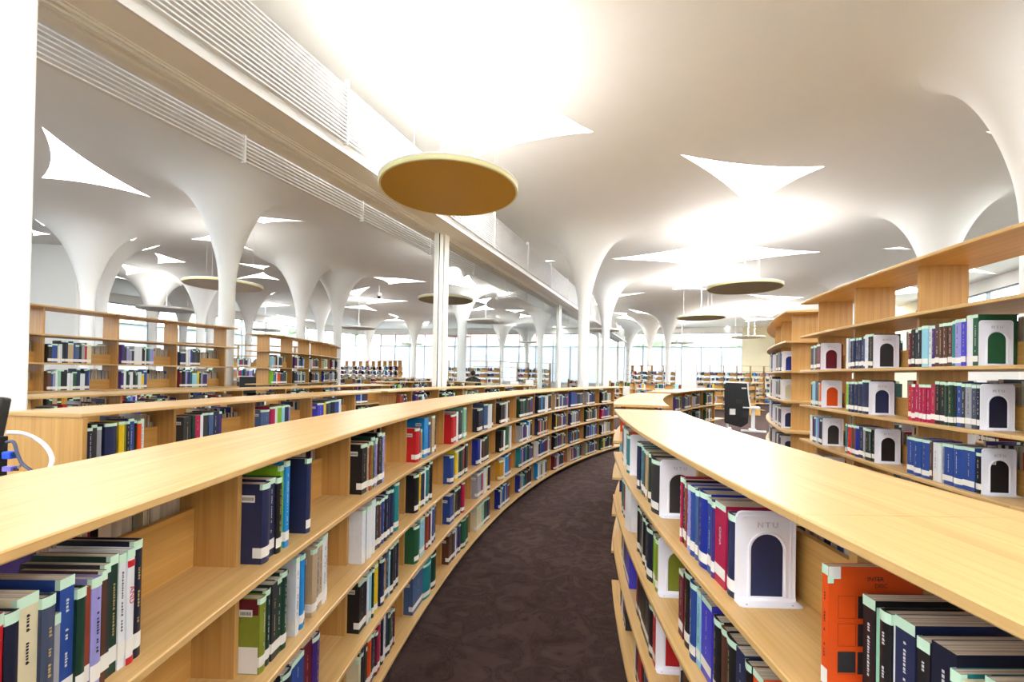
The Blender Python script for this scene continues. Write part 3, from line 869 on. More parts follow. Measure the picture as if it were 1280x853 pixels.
spec(A, 'in', t_(9), 3, [('blue', .16, .262), ('charcoal', .04, .24), ('midnight', .05, .24), ('slate', .05, .235), ('steel', .04, .24)], L=.55)
spec(A, 'in', t_(-1), 2, None, L=.25)
spec(A, 'in', t_(0), 2, [('olive', .024, .222, {'maroontop': 1, 'd': .17}), ('forest', .022, .23, {'title': 1}), ('charcoal', .022, .235, {'title': 1}), ('forest', .02, .238, {'title': 1}), ('forest', .024, .248, {'title': 1}), (None, .035, 0), ('white', .018, .262, {'inset': -.005, 'd': .178}),
     (None, .012, 0), ('sky', .022, .255, {'d': .17}), ('blue', .008, .25), (None, .03, 0), ('tan', .028, .245, {'d': .178, 'inset': -.004}), ('grey', .022, .25), ('tan', .02, .25), ('white', .024, .262), ('white', .01, .262)], L=.44)
spec(A, 'in', t_(1), 2, [('white', .03, .245), ('blue', .01, .24), ('white', .045, .25), ('white', .04, .262), ('charcoal', .025, .24), ('brown', .02, .235), ('maroon', .02, .235), ('blue', .025, .235, {'title': 1}), ('midnight', .03, .24),
     ('navy', .035, .255), ('navy', .03, .25), (None, .02, 0), ('teal', .05, .27, {'d': .178})], L=.5)
spec(A, 'in', t_(2), 2, [('black', .05, .24), ('yellow', .016, .235), ('charcoal', .02, .24), ('navy', .03, .24), ('white', .02, .255), ('teal', .03, .245), ('forest', .02, .25), ('black', .03, .27)], L=.34)
spec(A, 'in', t_(3), 2, [('blue', .06, .225), (None, .02, 0), ('yellow', .045, .25), ('white', .02, .24), ('forest', .03, .245, {'title': 1}), ('forest', .03, .248), ('green', .02, .25), ('crimson', .03, .25), (None, .02, 0), ('charcoal', .04, .26)], L=.46)
spec(A, 'in', t_(4), 2, [('royal', .04, .24), ('white', .02, .235), (None, .02, 0), ('brown', .03, .23), ('black', .03, .245), ('forest', .04, .255)], L=.36)
spec(A, 'in', t_(5), 2, [('black', .05, .235), ('white', .03, .235), (None, .02, 0), ('green', .05, .255), (None, .02, 0), ('white', .03, .262)], L=.42)
spec(A, 'in', t_(0), 1, [('maroon', .02, .22), ('midnight', .03, .22), ('midnight', .02, .23), ('blue', .03, .235), ('maroon', .025, .24), ('purple', .02, .235)], L=.38)
spec(A, 'in', t_(1), 1, [('black', .045, .235, {'d': .17}), ('navy', .014, .23), ('white', .016, .23), ('aqua', .022, .235), ('forest', .016, .24), (None, .01, 0), ('yellow', .034, .245, {'d': .17}), (None, .02, 0), ('navy', .036, .24, {'title': 1}), ('ochre', .014, .22), ('slate', .025, .25),
     ('aqua', .016, .24), ('black', .034, .262), ('charcoal', .03, .262), ('midnight', .025, .262)], L=.5)
spec(A, 'in', t_(2), 1, [('green', .05, .235), (None, .015, 0), ('aqua', .05, .245), (None, .02, 0), ('rust', .03, .245), ('maroon', .02, .25), ('white', .02, .24), ('blue', .03, .255, {'title': 1}), ('navy', .02, .26)], L=.44)
spec(A, 'in', t_(3), 1, [('blue', .06, .225), ('yellow', .012, .22), (None, .012, 0), ('charcoal', .04, .24), ('black', .03, .245), (None, .02, 0), ('crimson', .04, .262, {'d': .178})], L=.38)
spec(A, 'in', t_(4), 1, [('grey', .05, .235), ('sky', .02, .235), ('red', .02, .235), (None, .015, 0), ('white', .05, .25), ('yellow', .01, .24), ('midnight', .05, .255)], L=.42)
spec(A, 'in', t_(5), 1, [('ochre', .08, .225, {'d': .178}), ('white', .03, .235), (None, .02, 0), ('sky', .05, .25), ('rust', .05, .262)], L=.4)
spec(A, 'in', t_(2), 0, [('steel', .05, .23), ('teal', .04, .235), ('forest', .03, .24)], L=.45)
spec(A, 'in', t_(3), 0, [('brown', .05, .225), ('charcoal', .03, .23), ('white', .02, .235), ('purple', .03, .24), ('navy', .02, .24), (None, .02, 0), ('green', .06, .255), ('green', .03, .255)], L=.5)
spec(A, 'in', t_(4), 0, [('cream', .07, .24), ('mint', .03, .24), ('forest', .03, .245), ('charcoal', .03, .24), ('navy', .03, .235)], L=.42)
# --- near right bookcase, aisle side (reader sees high ring angle on the left)
spec(B, 'out', 1.5, 3, [('crimson', .016, .225, {'title': 1}), ('black', .020, .222), ('rust', .014, .215), ('lilac', .028, .218, {'title': 1}), ('blue', .030, .222, {'title': 1}), ('steel', .02, .218), ('royal', .05, .226, {'title': 1}),
     ('blue', .02, .22, {'title': 1}), ('purple', .018, .218), ('crimson', .048, .226, {'word': 'CHINA'}), ('navy', .035, .215)], L=.405, end=True)
spec(B, 'out', 4.8, 3, [('navy', .05, .235), ('slate', .05, .232), ('teal', .03, .23), ('maroon', .035, .226), ('tan', .03, .226, {'title': 1}), ('forest', .04, .222), ('black', .04, .225), ('charcoal', .09, .222)], L=.465, end=True)
spec(B, 'out', 8.1, 3, [('navy', .05, .235), ('steel', .03, .235), ('white', .04, .232), ('black', .03, .23), ('orange', .03, .235), ('teal', .05, .22)], L=.45, end=True)
spec(B, 'out', -1.75, 3, [('orange', .016, .238, {'cover': 'orange', 'd': .172, 'inset': -.004}), (None, .03, 0), ('black', .026, .205, {'title': 1, 'inset': .03}), ('mint', .01, .195, {'inset': .03}), ('black', .022, .2, {'title': 1, 'inset': .034}), ('white', .008, .2, {'inset': .03}),
     ('navy', .034, .206, {'title': 1, 'inset': .03}), (None, .012, 0), ('black', .02, .2, {'inset': .02}), ('midnight', .036, .206, {'inset': .02}), ('teal', .014, .19, {'inset': .014}), ('cream', .022, .185, {'inset': .01}),
     ('midnight', .034, .205, {'inset': .02}), ('forest', .03, .2, {'inset': .02})])
spec(B, 'out', 1.5, 2, [('maroon', .03, .225), ('black', .045, .245), ('blue', .035, .24, {'title': 1}), ('aqua', .02, .235), ('violet', .05, .232, {'cover': 'the', 'title': 1, 'd': .17}), (None, .01, 0), ('black', .03, .22, {'title': 1}), ('brown', .02, .215),
     ('black', .04, .215, {'title': 1}), ('navy', .03, .215, {'title': 1}), ('black', .02, .21), ('orange', .03, .21), ('mint', .04, .205)], L=.60)
spec(B, 'out', 4.8, 2, [('black', .04, .225, {'title': 1}), ('charcoal', .04, .222), ('grey', .03, .22), ('black', .04, .222), ('forest', .05, .225), ('midnight', .07, .225), ('lime', .03, .215), ('olive', .03, .215)], L=.46, end=True)
spec(B, 'out', 8.1, 2, [('navy', .05, .225), ('teal', .05, .222), ('rust', .05, .23), ('slate', .04, .22), ('white', .09, .25)], L=.5)
spec(B, 'out', 4.8, 1, [('maroon', .03, .23), ('black', .06, .225), ('black', .06, .228), ('charcoal', .05, .225), ('black', .05, .22), ('red', .03, .22)], L=.44, end=True)
spec(B, 'out', 8.1, 1, [('midnight', .05, .225), ('white', .03, .22), ('black', .05, .23), ('violet', .07, .235)], L=.5)
# --- tall right bookcase, aisle side
tc = dict(title=1)
spec(Cc, 'out', 14.9, 5, [('black', .03, .215), ('grey', .02, .22), ('charcoal', .02, .215), ('maroon', .04, .222)], L=.215, end=True)
spec(Cc, 'out', 11.4, 5, [('white', .03, .235), ('grey', .03, .235), ('navy', .04, .225, tc), ('navy', .04, .225, tc), ('navy', .04, .225, tc), ('navy', .04, .225, tc), ('navy', .04, .228, tc), ('blue', .02, .23), ('white', .04, .24), ('charcoal', .03, .238, tc), ('charcoal', .03, .238, tc)], L=.345, end=True)
spec(Cc, 'out', 7.8, 5, [('maroon', .025, .225, tc), ('black', .03, .23, tc), ('midnight', .03, .225), ('black', .03, .235, tc), ('aqua', .05, .24), ('white', .02, .235), ('purple', .025, .235, tc), ('brown', .03, .24, tc), ('brown', .03, .24, tc), ('brown', .03, .24, tc), ('brown', .03, .24, tc), ('teal', .02, .245),
     ('lilac', .04, .25, tc), ('violet', .03, .25), ('white', .04, .262), ('green', .03, .262, {'inset': 0, 'd': .176})], L=.47, end=True)
spec(Cc, 'out', 14.9, 4, [('black', .02, .21), ('aqua', .05, .22), ('purple', .025, .22), ('green', .02, .215), ('tan', .02, .21), ('orange', .03, .21)], L=.24, end=True)
spec(Cc, 'out', 11.4, 4, [('lime', .025, .225), ('navy', .035, .225, tc), ('navy', .035, .225, tc), ('navy', .035, .225, tc), ('navy', .04, .228, tc), ('navy', .07, .24)], L=.30, end=True)
spec(Cc, 'out', 7.8, 4, [('red', .025, .215), ('crimson', .032, .22, tc), ('crimson', .028, .22, tc), ('crimson', .028, .22, tc), ('crimson', .028, .22, tc), ('crimson', .03, .22, tc), ('crimson', .03, .22, tc), ('black', .03, .24), ('black', .035, .238, tc), ('forest', .02, .235), ('forest', .035, .238, tc), ('black', .012, .235), ('blue', .03, .235, tc), ('charcoal', .02, .23), ('grey', .035, .23), ('slate', .025, .225), ('midnight', .02, .225)], L=.48, end=True)
spec(Cc, 'out', 14.9, 3, [('white', .04, .235), ('maroon', .025, .225), ('steel', .03, .225), ('aqua', .02, .225), ('lilac', .02, .22), ('navy', .03, .22), ('charcoal', .03, .215)], L=.27, end=True)
spec(Cc, 'out', 11.4, 3, [('teal', .02, .225), ('red', .03, .222, tc), ('red', .02, .222), ('green', .02, .225), ('rust', .02, .222), ('royal', .05, .225), ('navy', .05, .225, tc), ('grey', .02, .225), ('black', .03, .22), ('forest', .03, .22), ('black', .03, .218)], L=.37, end=True)
spec(Cc, 'out', 7.8, 3, [('blue', .05, .222, tc), ('blue', .05, .222, tc), ('blue', .055, .222, tc), ('brown', .015, .215), ('white', .03, .215), ('white', .025, .215), ('grey', .015, .22), ('blue', .05, .222, tc), ('blue', .05, .222, tc), ('blue', .06, .224, tc), ('black', .03, .205)], L=.49, end=True)
spec(Cc, 'out', 14.9, 2, [('navy', .03, .21), ('royal', .04, .21), ('slate', .04, .205)], L=.3, end=True)
spec(Cc, 'out', 11.4, 2, [('black', .1, .22), ('forest', .1, .225), ('black', .1, .22)], L=.5)
for q, cc in ((5, 'royal'), (4, 'cream'), (3, 'navy'), (2, 'navy'), (1, 'grey')):
    spec(Dd, 'out', 22.8, q, [('white', .02, .225), ('slate', .03, .225), (random.choice(['black', 'midnight']), .04, .222), ('white', .03, .225), ('maroon', .02, .22), ('charcoal', .05, .225), (cc, .03, .225)], L=.46, end=True)
spec(G, 'in', 6.7, 3, [('purple', .03, .235), ('midnight', .03, .235), ('charcoal', .03, .25), ('grey', .03, .235), (None, .02, 0), ('navy', .08, .248, {'d': .178}), (None, .02, 0), ('yellow', .04, .25), ('olive', .012, .25), ('midnight', .02, .25), ('blue', .04, .262), ('black', .02, .25), ('orange', .03, .245), ('white', .025, .255)], L=.36)
spec(G, 'in', 9.2, 3, [('charcoal', .05, .235), ('forest', .02, .24), ('crimson', .035, .24), ('white', .02, .24), ('charcoal', .04, .25), ('steel', .03, .25), ('navy', .05, .255), ('purple', .02, .25)], L=.33)
spec(G, 'in', 11.8, 3, [('steel', .08, .225), ('crimson', .05, .245), ('white', .03, .245), ('lime', .04, .248), ('aqua', .03, .245), ('navy', .04, .25), ('lilac', .02, .245)], L=.36)
spec(G, 'in', 14.5, 3, [('violet', .08, .235), ('yellow', .03, .235), ('charcoal', .04, .245), ('slate', .03, .25), ('black', .05, .255), ('blue', .06, .255), ('white', .04, .262)], L=.4)

for K in CASES:
    nb = len(K.divs)-1
    lev_n = K.n-1 if K.tall else K.n
    for side in ('in', 'out'):
        for bay in range(nb):
            for lev in range(lev_n):
                k = (id(K), side, bay, lev)
                if k in SPEC:
                    row, L, end, inset = SPEC[k]; fill(K, side, bay, lev, row, L, end, inset)
                elif K in (Cc, Dd) and side == 'out': fill(K, side, bay, lev, end=(K is Dd or lev in (3, 4, 5)))
                else: fill(K, side, bay, lev)

# --- which books does the photograph show largest?
bvh = BVHTree.FromPolygons(occ_v, occ_f)
cam = Vector((0, 0, EYE))
def blocked(p):
    d = p-cam; L = d.length; d.normalize()
    h = bvh.ray_cast(cam+d*.3, d, L-.32)
    return h[0] is not None
for r in RECS:
    M = r['M']; base = M.translation
    q = [to_px(M @ Vector((x, 0, z))) for x in (-r['t']/2, r['t']/2) for z in (0, r['h'])]
    back = to_px(M @ Vector((0, r['d'], r['h']/2)))
    r['score'] = 0
    if any(v is None for v in q) or back is None: r['hid'] = True; continue
    xs = [v[0] for v in q]+[back[0]]; ys = [v[1] for v in q]
    if max(xs) < 0 or min(xs) > 1280 or min(ys) > 853 or max(ys) < 0: r['hid'] = True; continue
    facing = (cam-base).dot(M.to_3x3() @ Vector((0, -1, 0))) > 0
    pt = [M @ Vector((0, -.003 if facing else r['d']+.004, z)) for z in (r['h']*.97, r['h']*.6, r['h']*.2)]
    vis = sum(0 if blocked(p) else 1 for p in pt)/3
    inw = max(0, min(max(xs), 1280)-max(min(xs), 0)); inh = max(0, min(max(ys), 853)-max(min(ys), 0))
    sp_w = abs(q[0][0]-q[2][0])
    r['hpx'] = max(ys)-min(ys)
    r['facing'] = facing
    r['score'] = (min(sp_w+3 if facing else sp_w, inw)*inh)*vis*(1 if facing else .8)
    r['hid'] = vis == 0
RECS.sort(key=lambda r: -r['score'])
NIND = 300
ORD = ['first', 'second', 'third', 'fourth', 'fifth', 'sixth', 'seventh', 'eighth', 'ninth', 'tenth', 'eleventh', 'twelfth', 'thirteenth',
       'fourteenth', 'fifteenth', 'sixteenth', 'seventeenth', 'eighteenth', 'nineteenth', 'twentieth', 'twenty-first', 'twenty-second', 'twenty-third', 'twenty-fourth', 'twenty-fifth', 'twenty-sixth', 'twenty-seventh', 'twenty-eighth', 'twenty-ninth', 'thirtieth']
CN = dict(midnight='very dark blue', sky='bright blue', slate='grey-blue', steel='dull blue', royal='deep blue', crimson='crimson', forest='dark green', lime='lime green', teal='teal', aqua='pale aqua', ochre='ochre', rust='rust red', charcoal='dark grey', violet='violet blue')
def lev_name(K, lev):
    n = (K.n-1)-lev
    return ['top', 'second', 'third', 'fourth', 'fifth', 'sixth', 'seventh'][n]+' tier'
def bay_near(K, bay):
    d = sorted(K.divs); am = [(d[i]+d[i+1])/2 for i in range(len(d)-1)]
    vis = []
    for i, a in enumerate(am):
        # a bay counts when any of it can be in the frame
        for q in (0, .5, 1):
            aa = d[i]+(d[i+1]-d[i])*q
            p = (K.c[0]+K.R*math.cos(aa), K.c[1]+K.R*math.sin(aa), K.LV[K.n-1]); u = to_px(p)
            if u and -5 < u[0] < 1285 and u[1] < 900: vis.append(i); break
    vis.sort(key=lambda i: math.hypot(K.c[0]+K.R*math.cos(am[i]), K.c[1]+K.R*math.sin(am[i])))
    return ORD[vis.index(bay)] if bay in vis else 'nearest cut off'
row_index = {}
for r in RECS: row_index.setdefault((id(r['K']), r['side'], r['bay'], r['lev']), []).append(r)
for k, lst in row_index.items():
    lst.sort(key=lambda r: r['i'])
    for j, r in enumerate(lst): r['ord'] = j

def spine_arc(t, bul, off=0, n=5):
    return [(-(t/2+off)+(t+2*off)*k/n, -off-bul*math.sin(PI*k/n)) for k in range(n+1)]
def patch(mb, t, bul, z0, z1, off, wrapL, wrapR, mi=0):
    pts = ([(-(t/2+off), wrapL)] if wrapL else [])+spine_arc(t, bul, off)+([(t/2+off, wrapR)] if wrapR else [])
    for (xa, ya), (xb, yb) in zip(pts, pts[1:]):
        mb.face([(xa, ya, z0), (xb, yb, z0), (xb, yb, z1), (xa, ya, z1)], mi=mi)
def book_label(r):
    c = CN.get(r['c'], r['c']); K = r['K']
    if r['facing']:
        s = '%s book, %s in row, %s, %s bay, %s' % (c, ORD[r['ord']], lev_name(K, r['lev']), bay_near(K, r['bay']), K.short)
    else:
        s = '%s book, fore-edge out, %s, %s, %s bay, %s' % (c, ORD[r['ord']], lev_name(K, r['lev']), bay_near(K, r['bay']), K.short)
    return s
word_cache = {}
def book_detailed(r):
    t, h, d = r['t'], r['h'], r['d']; ex = r['ex']; M = r['M']
    root = bpy.data.objects.new('book', None); C.objects.link(root); root.matrix_world = M; root.empty_display_size = .05
    hard = r['s'] < .6 and t > .014
    b = .0022 if hard else .0006
    bul = .14*t if hard else 0.0
    ins = .0035 if hard else .0008
    mat = PALM[r['c']]
    m = MB()
    m.box(-t/2, -t/2+b, .0005, d, 0, h); m.box(t/2-b, t/2, .0005, d, 0, h)
    arc = spine_arc(t, bul)
    m.prism(arc+[(t/2, b), (-t/2, b)] if bul else [(-t/2, 0), (t/2, 0), (t/2, b), (-t/2, b)], 0, h)
    o = m.build('cover', mat, root, merge=False)
    if hard: auto_smooth(o, 40)
    m = MB(); m.box(-t/2+b, t/2-b, b+.0004, d-ins, ins*.7, h-ins); m.build('page_block', M_PAGE, root)
    light = r['c'] in LIGHT
    # mint tape on the head of the spine
    if r['s'] < .86:
        m = MB(); tw = .008
        patch(m, t, bul, h-.017, h+.0003, .0005, tw, tw if r['s'] < .4 else 0); m.build('mint_tape', M_TAPE, root)
    m = MB(); z0 = .016+.008*r['s']; hh = .030
    if ex.get('redtip'):
        patch(m, t, bul, 0, .014, .0006, 0, 0, 1); patch(m, t, bul, h-.034, h-.021, .0006, 0, 0, 1)
    patch(m, t, bul, z0, z0+hh, .0006, .026 if r['s'] > .2 else 0, 0)
    m.build('call_number_label', [M_LABEL, PALM['red']], root)
    # illegible title strokes, as small flat print
    if (ex.get('title') or r['s'] > .45) and t > .012 and r['facing'] and not ex.get('word'):
        rnd = random.Random(int(r['s']*1e6)); m = MB()
        z = z0+hh+.02; zt = h-.03; ww = min(t*.2, .0038); y = -bul-.0009
        while z < zt-.004:
            L = rnd.uniform(.0025, .005)
            if rnd.random() < .82:
                m.face([(-ww/2, y, z), (ww/2, y, z), (ww/2, y, z+L), (-ww/2, y, z+L)])
                if rnd.random() < .4: m.face([(-ww/2*.2, y-.0001, z+L*.2), (ww*.9, y-.0001, z+L*.2), (ww*.9, y-.0001, z+L*.5), (-ww*.1, y-.0001, z+L*.5)])
            z += L*1.45
            if rnd.random() < .08: z += .02
        if m.v: m.build('spine_lettering', M_INK if light else (M_GOLD if rnd.random() < .35 else M_PALEPRINT), root)['kind'] = 'stuff'
    if ex.get('word'):
        me = text_mesh('spine_lettering', ex['word'], .016, .0001, PALM['red'] if light else M_PALEPRINT)
        o = obj('spine_lettering', me, root); o.rotation_euler = (PI/2, PI/2, 0); o.location = (0, -bul-.0008, h*.60); o['kind'] = 'stuff'
    # barcode label on the cover that faces down the aisle
    fx = (M.inverted() @ cam).x
    side = 1 if fx > 0 else -1
    if r['facing'] and r['s'] > .3 and not ex.get('cover'):
        m = MB(); x = side*(t/2+.0004); y0, y1 = .022, .062
        zc = h-.045
        m.face([(x, y0, zc-.009), (x, y1, zc-.009), (x, y1, zc+.012), (x, y0, zc+.012)])
        x2 = side*(t/2+.0008); yy = y0+.004; rnd = random.Random(int(r['s']*1e5))
        while yy < y1-.004:
            w = rnd.uniform(.0006, .0018)
            m.face([(x2, yy, zc-.004), (x2, yy+w, zc-.004), (x2, yy+w, zc+.006), (x2, yy, zc+.006)], mi=1); yy += w*1.9
        m.build('barcode_label', [M_LABEL, M_INK], root)
    if ex.get('maroontop'):
        m = MB(); x = side*(t/2+.0003)
        m.face([(x, .004, h*.78), (x, d-.004, h*.78), (x, d-.004, h-.002), (x, .004, h-.002)])
        m.build('cover_print', PALM['maroon'], root)
        m = MB(); m.face([(x, .004, 0.002), (x, d-.004, 0.002), (x, d-.004, h*.36), (x, .004, h*.36)])
        m.build('cover_panel', M_LABEL, root)
    if ex.get('cover') == 'orange':
        m = MB(); x = side*(t/2+.0004); x2 = side*(t/2+.0008)
        Q = lambda y0, y1, z0, z1, xx, mi: m.face([(xx, y0, z0), (xx, y1, z0), (xx, y1, z1), (xx, y0, z1)], mi=mi)
        Q(.0, .022, h-.022, h, x2, 0); Q(-.002, .009, h-.030, h-.017, side*(t/2+.0012), 1)
        for zc in (.145, .095, .045):
            for (y0, y1) in ((.018, .05),):
                for a, b_, c_, e_ in ((y0, y1, zc, zc+.0005), (y0, y1, zc+.04, zc+.0405), (y0, y0+.0005, zc, zc+.04), (y1, y1+.0005, zc, zc+.04)): Q(a, b_, c_, e_, x, 2)
            Q(.054, .09, zc, zc+.04, x, 2)
        Q(.018, .05, .048, .085, x2, 2)
        m.build('cover_print', [M_LABEL, M_TAPE, M_INK], root)['kind'] = 'stuff'
        for txt, yy, zz2 in (('INTER', .085, h-.022), ('DISC', .095, h-.034)):
            me = text_mesh('cover_lettering', txt, .011, .0001, M_INK)
            o = obj('cover_lettering', me, root); o.rotation_euler = (PI/2, 0, side*PI/2); o.location = (side*(t/2+.0009), yy, zz2)
    if ex.get('cover') == 'the':
        me = text_mesh('cover_lettering', 'The', .016, .0001, M_PALEPRINT)
        o = obj('cover_lettering', me, root); o.rotation_euler = (PI/2, 0, side*PI/2); o.location = (side*(t/2+.0009), .075, h*.66)
    return root
PALI = {k: i for i, k in enumerate(PAL)}
def book_simple(m, r, M, ci, pi, li, ti):
    t, h, d = r['t'], r['h'], r['d']; b = len(m.v)
    for x, y, z in ((-t/2, 0, 0), (t/2, 0, 0), (t/2, d, 0), (-t/2, d, 0), (-t/2, 0, h), (t/2, 0, h), (t/2, d, h), (-t/2, d, h)):
        m.v.append(tuple(M @ Vector((x, y, z))))
    for q, mi in (((0, 1, 5, 4), ci), ((1, 2, 6, 5), ci), ((3, 0, 4, 7), ci), ((2, 3, 7, 6), pi), ((0, 3, 2, 1), ci), ((4, 5, 6, 7), pi if r['s'] < .6 else ci)):
        m.f.append(tuple(b+i for i in q)); m.mi.append(mi); m.uv.append([(0, 0)]*4)
    def q2(z0, z1, mi):
        m.face([M @ Vector(p) for p in ((-t/2, -.0008, z0), (t/2, -.0008, z0), (t/2, -.0008, z1), (-t/2, -.0008, z1))], mi=mi)
        m.face([M @ Vector(p) for p in ((-t/2-.0005, .016, z0), (-t/2-.0005, -.0008, z0), (-t/2-.0005, -.0008, z1), (-t/2-.0005, .016, z1))], mi=mi)
    q2(.016, .048, li)
    if r['s'] < .75: q2(h-.018, h, ti)
ind = [r for r in RECS[:NIND] if r['score'] > 0]
seen_lab = {}
for r in ind:
    if r['hpx'] > 16:
        o = book_detailed(r)
    else:
        m = MB(); book_simple(m, r, Matrix.Identity(4), 0, 1, 2, 3)
        o = m.build('book', [PALM[r['c']], M_PAGE, M_LABEL, M_TAPE]); o.matrix_world = r['M']
    tag(o, book_label(r), 'book', 'library books on the shelves')
m = MB()
mats_all = [PALM[k] for k in PAL]+[M_PAGE, M_LABEL, M_TAPE]; np_ = len(PAL)
inds = {id(r) for r in ind}
for r in RECS:
    if id(r) in inds: continue
    book_simple(m, r, r['M'], PALI[r['c']], np_, np_+1, np_+2)
tag(m.build('distant_books', mats_all), 'rows of many coloured library books on the farther shelves and hidden sides', 'books', 'library books on the shelves', 'stuff')

# --- bookends
def bookend_meshes():
    Wd, Hh, t = .155, .232, .0016
    hw_, hz = .041, .172                         # arch half width and crown
    yc = Wd/2+.004
    def rr(y0, y1, z0, z1, r, n=5):
        pts = [(y0, z0), (y1, z0)]
        pts += [(y1-r+r*math.cos(PI/2*k/n), z1-r+r*math.sin(PI/2*k/n)) for k in range(n+1)]
        pts += [(y0+r-r*math.sin(PI/2*k/n), z1-r+r*math.cos(PI/2*k/n)) for k in range(n+1)]
        return pts
    outer_ = rr(0, Wd, 0, Hh, .016)
    zb = .012
    arch = [(yc+hw_*math.cos(PI*k/14), hz-hw_+hw_*math.sin(PI*k/14)) for k in range(15)]
    arch = [(yc+hw_, zb)]+arch+[(yc-hw_, zb)]
    # plate: triangulate outer minus arch
    V = [Vector(p) for p in outer_]+[Vector(p) for p in arch]
    no, na = len(outer_), len(arch)
    E = [(k, (k+1) % no) for k in range(no)]+[(no+k, no+(k+1) % na) for k in range(na)]
    r_ = geometry.delaunay_2d_cdt(V, E, [], 0, 1e-6)
    av = [Vector(p) for p in arch]; ovv = [Vector(p) for p in outer_]
    fs = [f for f in r_[2] if not in_poly(sum((r_[0][i] for i in f), Vector((0, 0)))/3, av) and in_poly(sum((r_[0][i] for i in f), Vector((0, 0)))/3, ovv)]
    m = MB()
    for f in fs:
        m.face([(t, r_[0][i].x, r_[0][i].y) for i in f]); m.face([(0, r_[0][i].x, r_[0][i].y) for i in reversed(f)])
    for poly in (outer_, arch):
        for (a, b), (c, d) in zip(poly, poly[1:]+poly[:1]): m.face([(0, a, b), (0, c, d), (t, c, d), (t, a, b)])
    rim = [(t+.0005, y, z) for y, z in rr(.004, Wd-.004, .004, Hh-.004, .013)]
    rim2 = [(t+.0005, y, z) for y, z in rr(.014, Wd-.014, .012, Hh-.014, .010)[1:]]
    m.tube(rim[1:], .0030, 5)
    m.tube(rim2, .0017, 5)
    o2 = [(t+.0006, yc+(hw_+.006)*math.cos(PI*k/14), hz-hw_+(hw_+.006)*math.sin(PI*k/14)) for k in range(15)]
    m.tube([(t+.0006, yc+hw_+.006, zb)]+o2+[(t+.0006, yc-hw_-.006, zb)], .0030, 6)
    plate = m.mesh('upright_plate', M_STEELW)
    m = MB()
    pr = [(0, -.001), (.030, -.001), (.036, .006), (.036, Wd-.004), (.030, Wd+.003), (0, Wd+.003)]
    m.prism([(x, y) for x, y in pr], 0, .0016)
    for yy in (.02, Wd-.02): m.prism([(.024+.002*math.cos(a*PI/3), yy+.002*math.sin(a*PI/3)) for a in range(6)], .0016, .0020, mi=1)
    m.box(-.001, .004, .0, Wd, .0, .010)
    foot = m.mesh('foot_flange', [M_STEELW, M_DARKGREY])
    letters = text_mesh('embossed_lettering', 'N T U', .020, .0020, plain('shaded_enamel', rgb(206, 204, 216), .4))  # greyer than the plate: shading of the raised letters put into the colour
    return plate, foot, letters, Wd, Hh
plate, foot, letters, BW, BH = bookend_meshes()
for (K, side, bay, lev, M) in BOOKENDS:
    q = to_px(M.translation)
    if q is None or q[0] < -40 or q[0] > 1330: continue
    root = bpy.data.objects.new('bookend', None); C.objects.link(root); root.matrix_world = M; root.empty_display_size = .05
    obj('upright_plate', plate, root); obj('foot_flange', foot, root)
    o = obj('embossed_lettering', letters, root); o.rotation_euler = (PI/2, 0, PI/2); o.location = (.0022, BW/2+.004, BH-.036)
    tag(root, 'white arched metal bookend, %s, %s bay, %s' % (lev_name(K, lev), bay_near(K, bay), K.short), 'bookend', 'white metal bookends')

# ------------------------------------------------------------------ pendant discs with uplights
M_GOLDPAN = plain('mustard_acoustic_panel', rgb(196, 150, 40), .6, noise=.05, nscale=80)
M_TAUPE = plain('taupe_acoustic_panel', rgb(158, 142, 102), .65, noise=.05, nscale=80)
M_PALEPAN = plain('pale_acoustic_panel', rgb(232, 226, 220), .65)
M_RIMY = plain('pale_yellow_rim', rgb(232, 226, 170), .45)
M_RIMW = plain('off_white_rim', rgb(226, 220, 204), .45)
M_CORD = plain('white_cord', rgb(240, 240, 238), .4)
def pendant(px, py, dia, pan, rim, up, label, z=2.4, xy=None):
    x, y = xy or on_z(px, py, EYE+z)
    R = dia/2
    t = empty('pendant_disc', label, 'pendant light', (x, y, EYE+z), group='round pendant uplights')
    m = MB(); m.lathe([(0, .002), (R-.03, .002), (R-.03, .012)], 64); m.build('acoustic_panel', pan, t, smooth=False)
    m = MB(); m.lathe([(R-.032, 0), (R-.008, 0), (R, .010), (R, .050), (R-.004, .054)], 64); auto_smooth(m.build('rim', rim, t), 40)
    m = MB(); m.lathe([(R-.004, .054), (R+.004, .056), (R+.004, .078), (R-.03, .080), (R-.03, .052), (0, .052)], 64); m.build('upper_tray', M_ALUW, t)
    zc = ceil_z(x, y)-(EYE+z)
    m = MB(); m.tube([(0, 0, .07), (0.02, 0, zc*.5), (0, 0, zc)], .011, 8); m.lathe([(0, .06), (.09, .06), (.09, .085), (.0, .085)], 20); m.build('power_cord', M_CORD, t)
    for k in range(3):
        a = 2*PI*k/3+.5
        m = MB(); m.tube([(R*.72*math.cos(a), R*.72*math.sin(a), .07), (R*.72*math.cos(a), R*.72*math.sin(a), zc+.02)], .0022, 5); m.build('suspension_wire', M_CORD, t)
    m = MB(); m.lathe([(0, zc-.03), (.07, zc-.03), (.08, zc+.03)], 20); m.build('ceiling_rose', M_ALUW, t)
    ld = bpy.data.lights.new('uplight', 'AREA'); ld.shape = 'DISK'; ld.size = dia*.75; ld.spread = math.radians(172); ld.energy = UPLIGHT[up]; ld.color = (1, .98, .95)
    lo = bpy.data.objects.new('uplight', ld); C.objects.link(lo); lo.parent = t; lo.location = (0, 0, .10); lo.rotation_euler = (PI, 0, 0)
    return t
PD_ = 'round pendant disc lamp '
pendant(562, 240, 1.82, M_GOLDPAN, M_RIMY, 'near', 'large round pendant disc lamp with mustard underside, nearest')
pendant(930, 361, 1.86, M_TAUPE, M_RIMY, 'bright', PD_+'with taupe underside, second largest, right of centre')
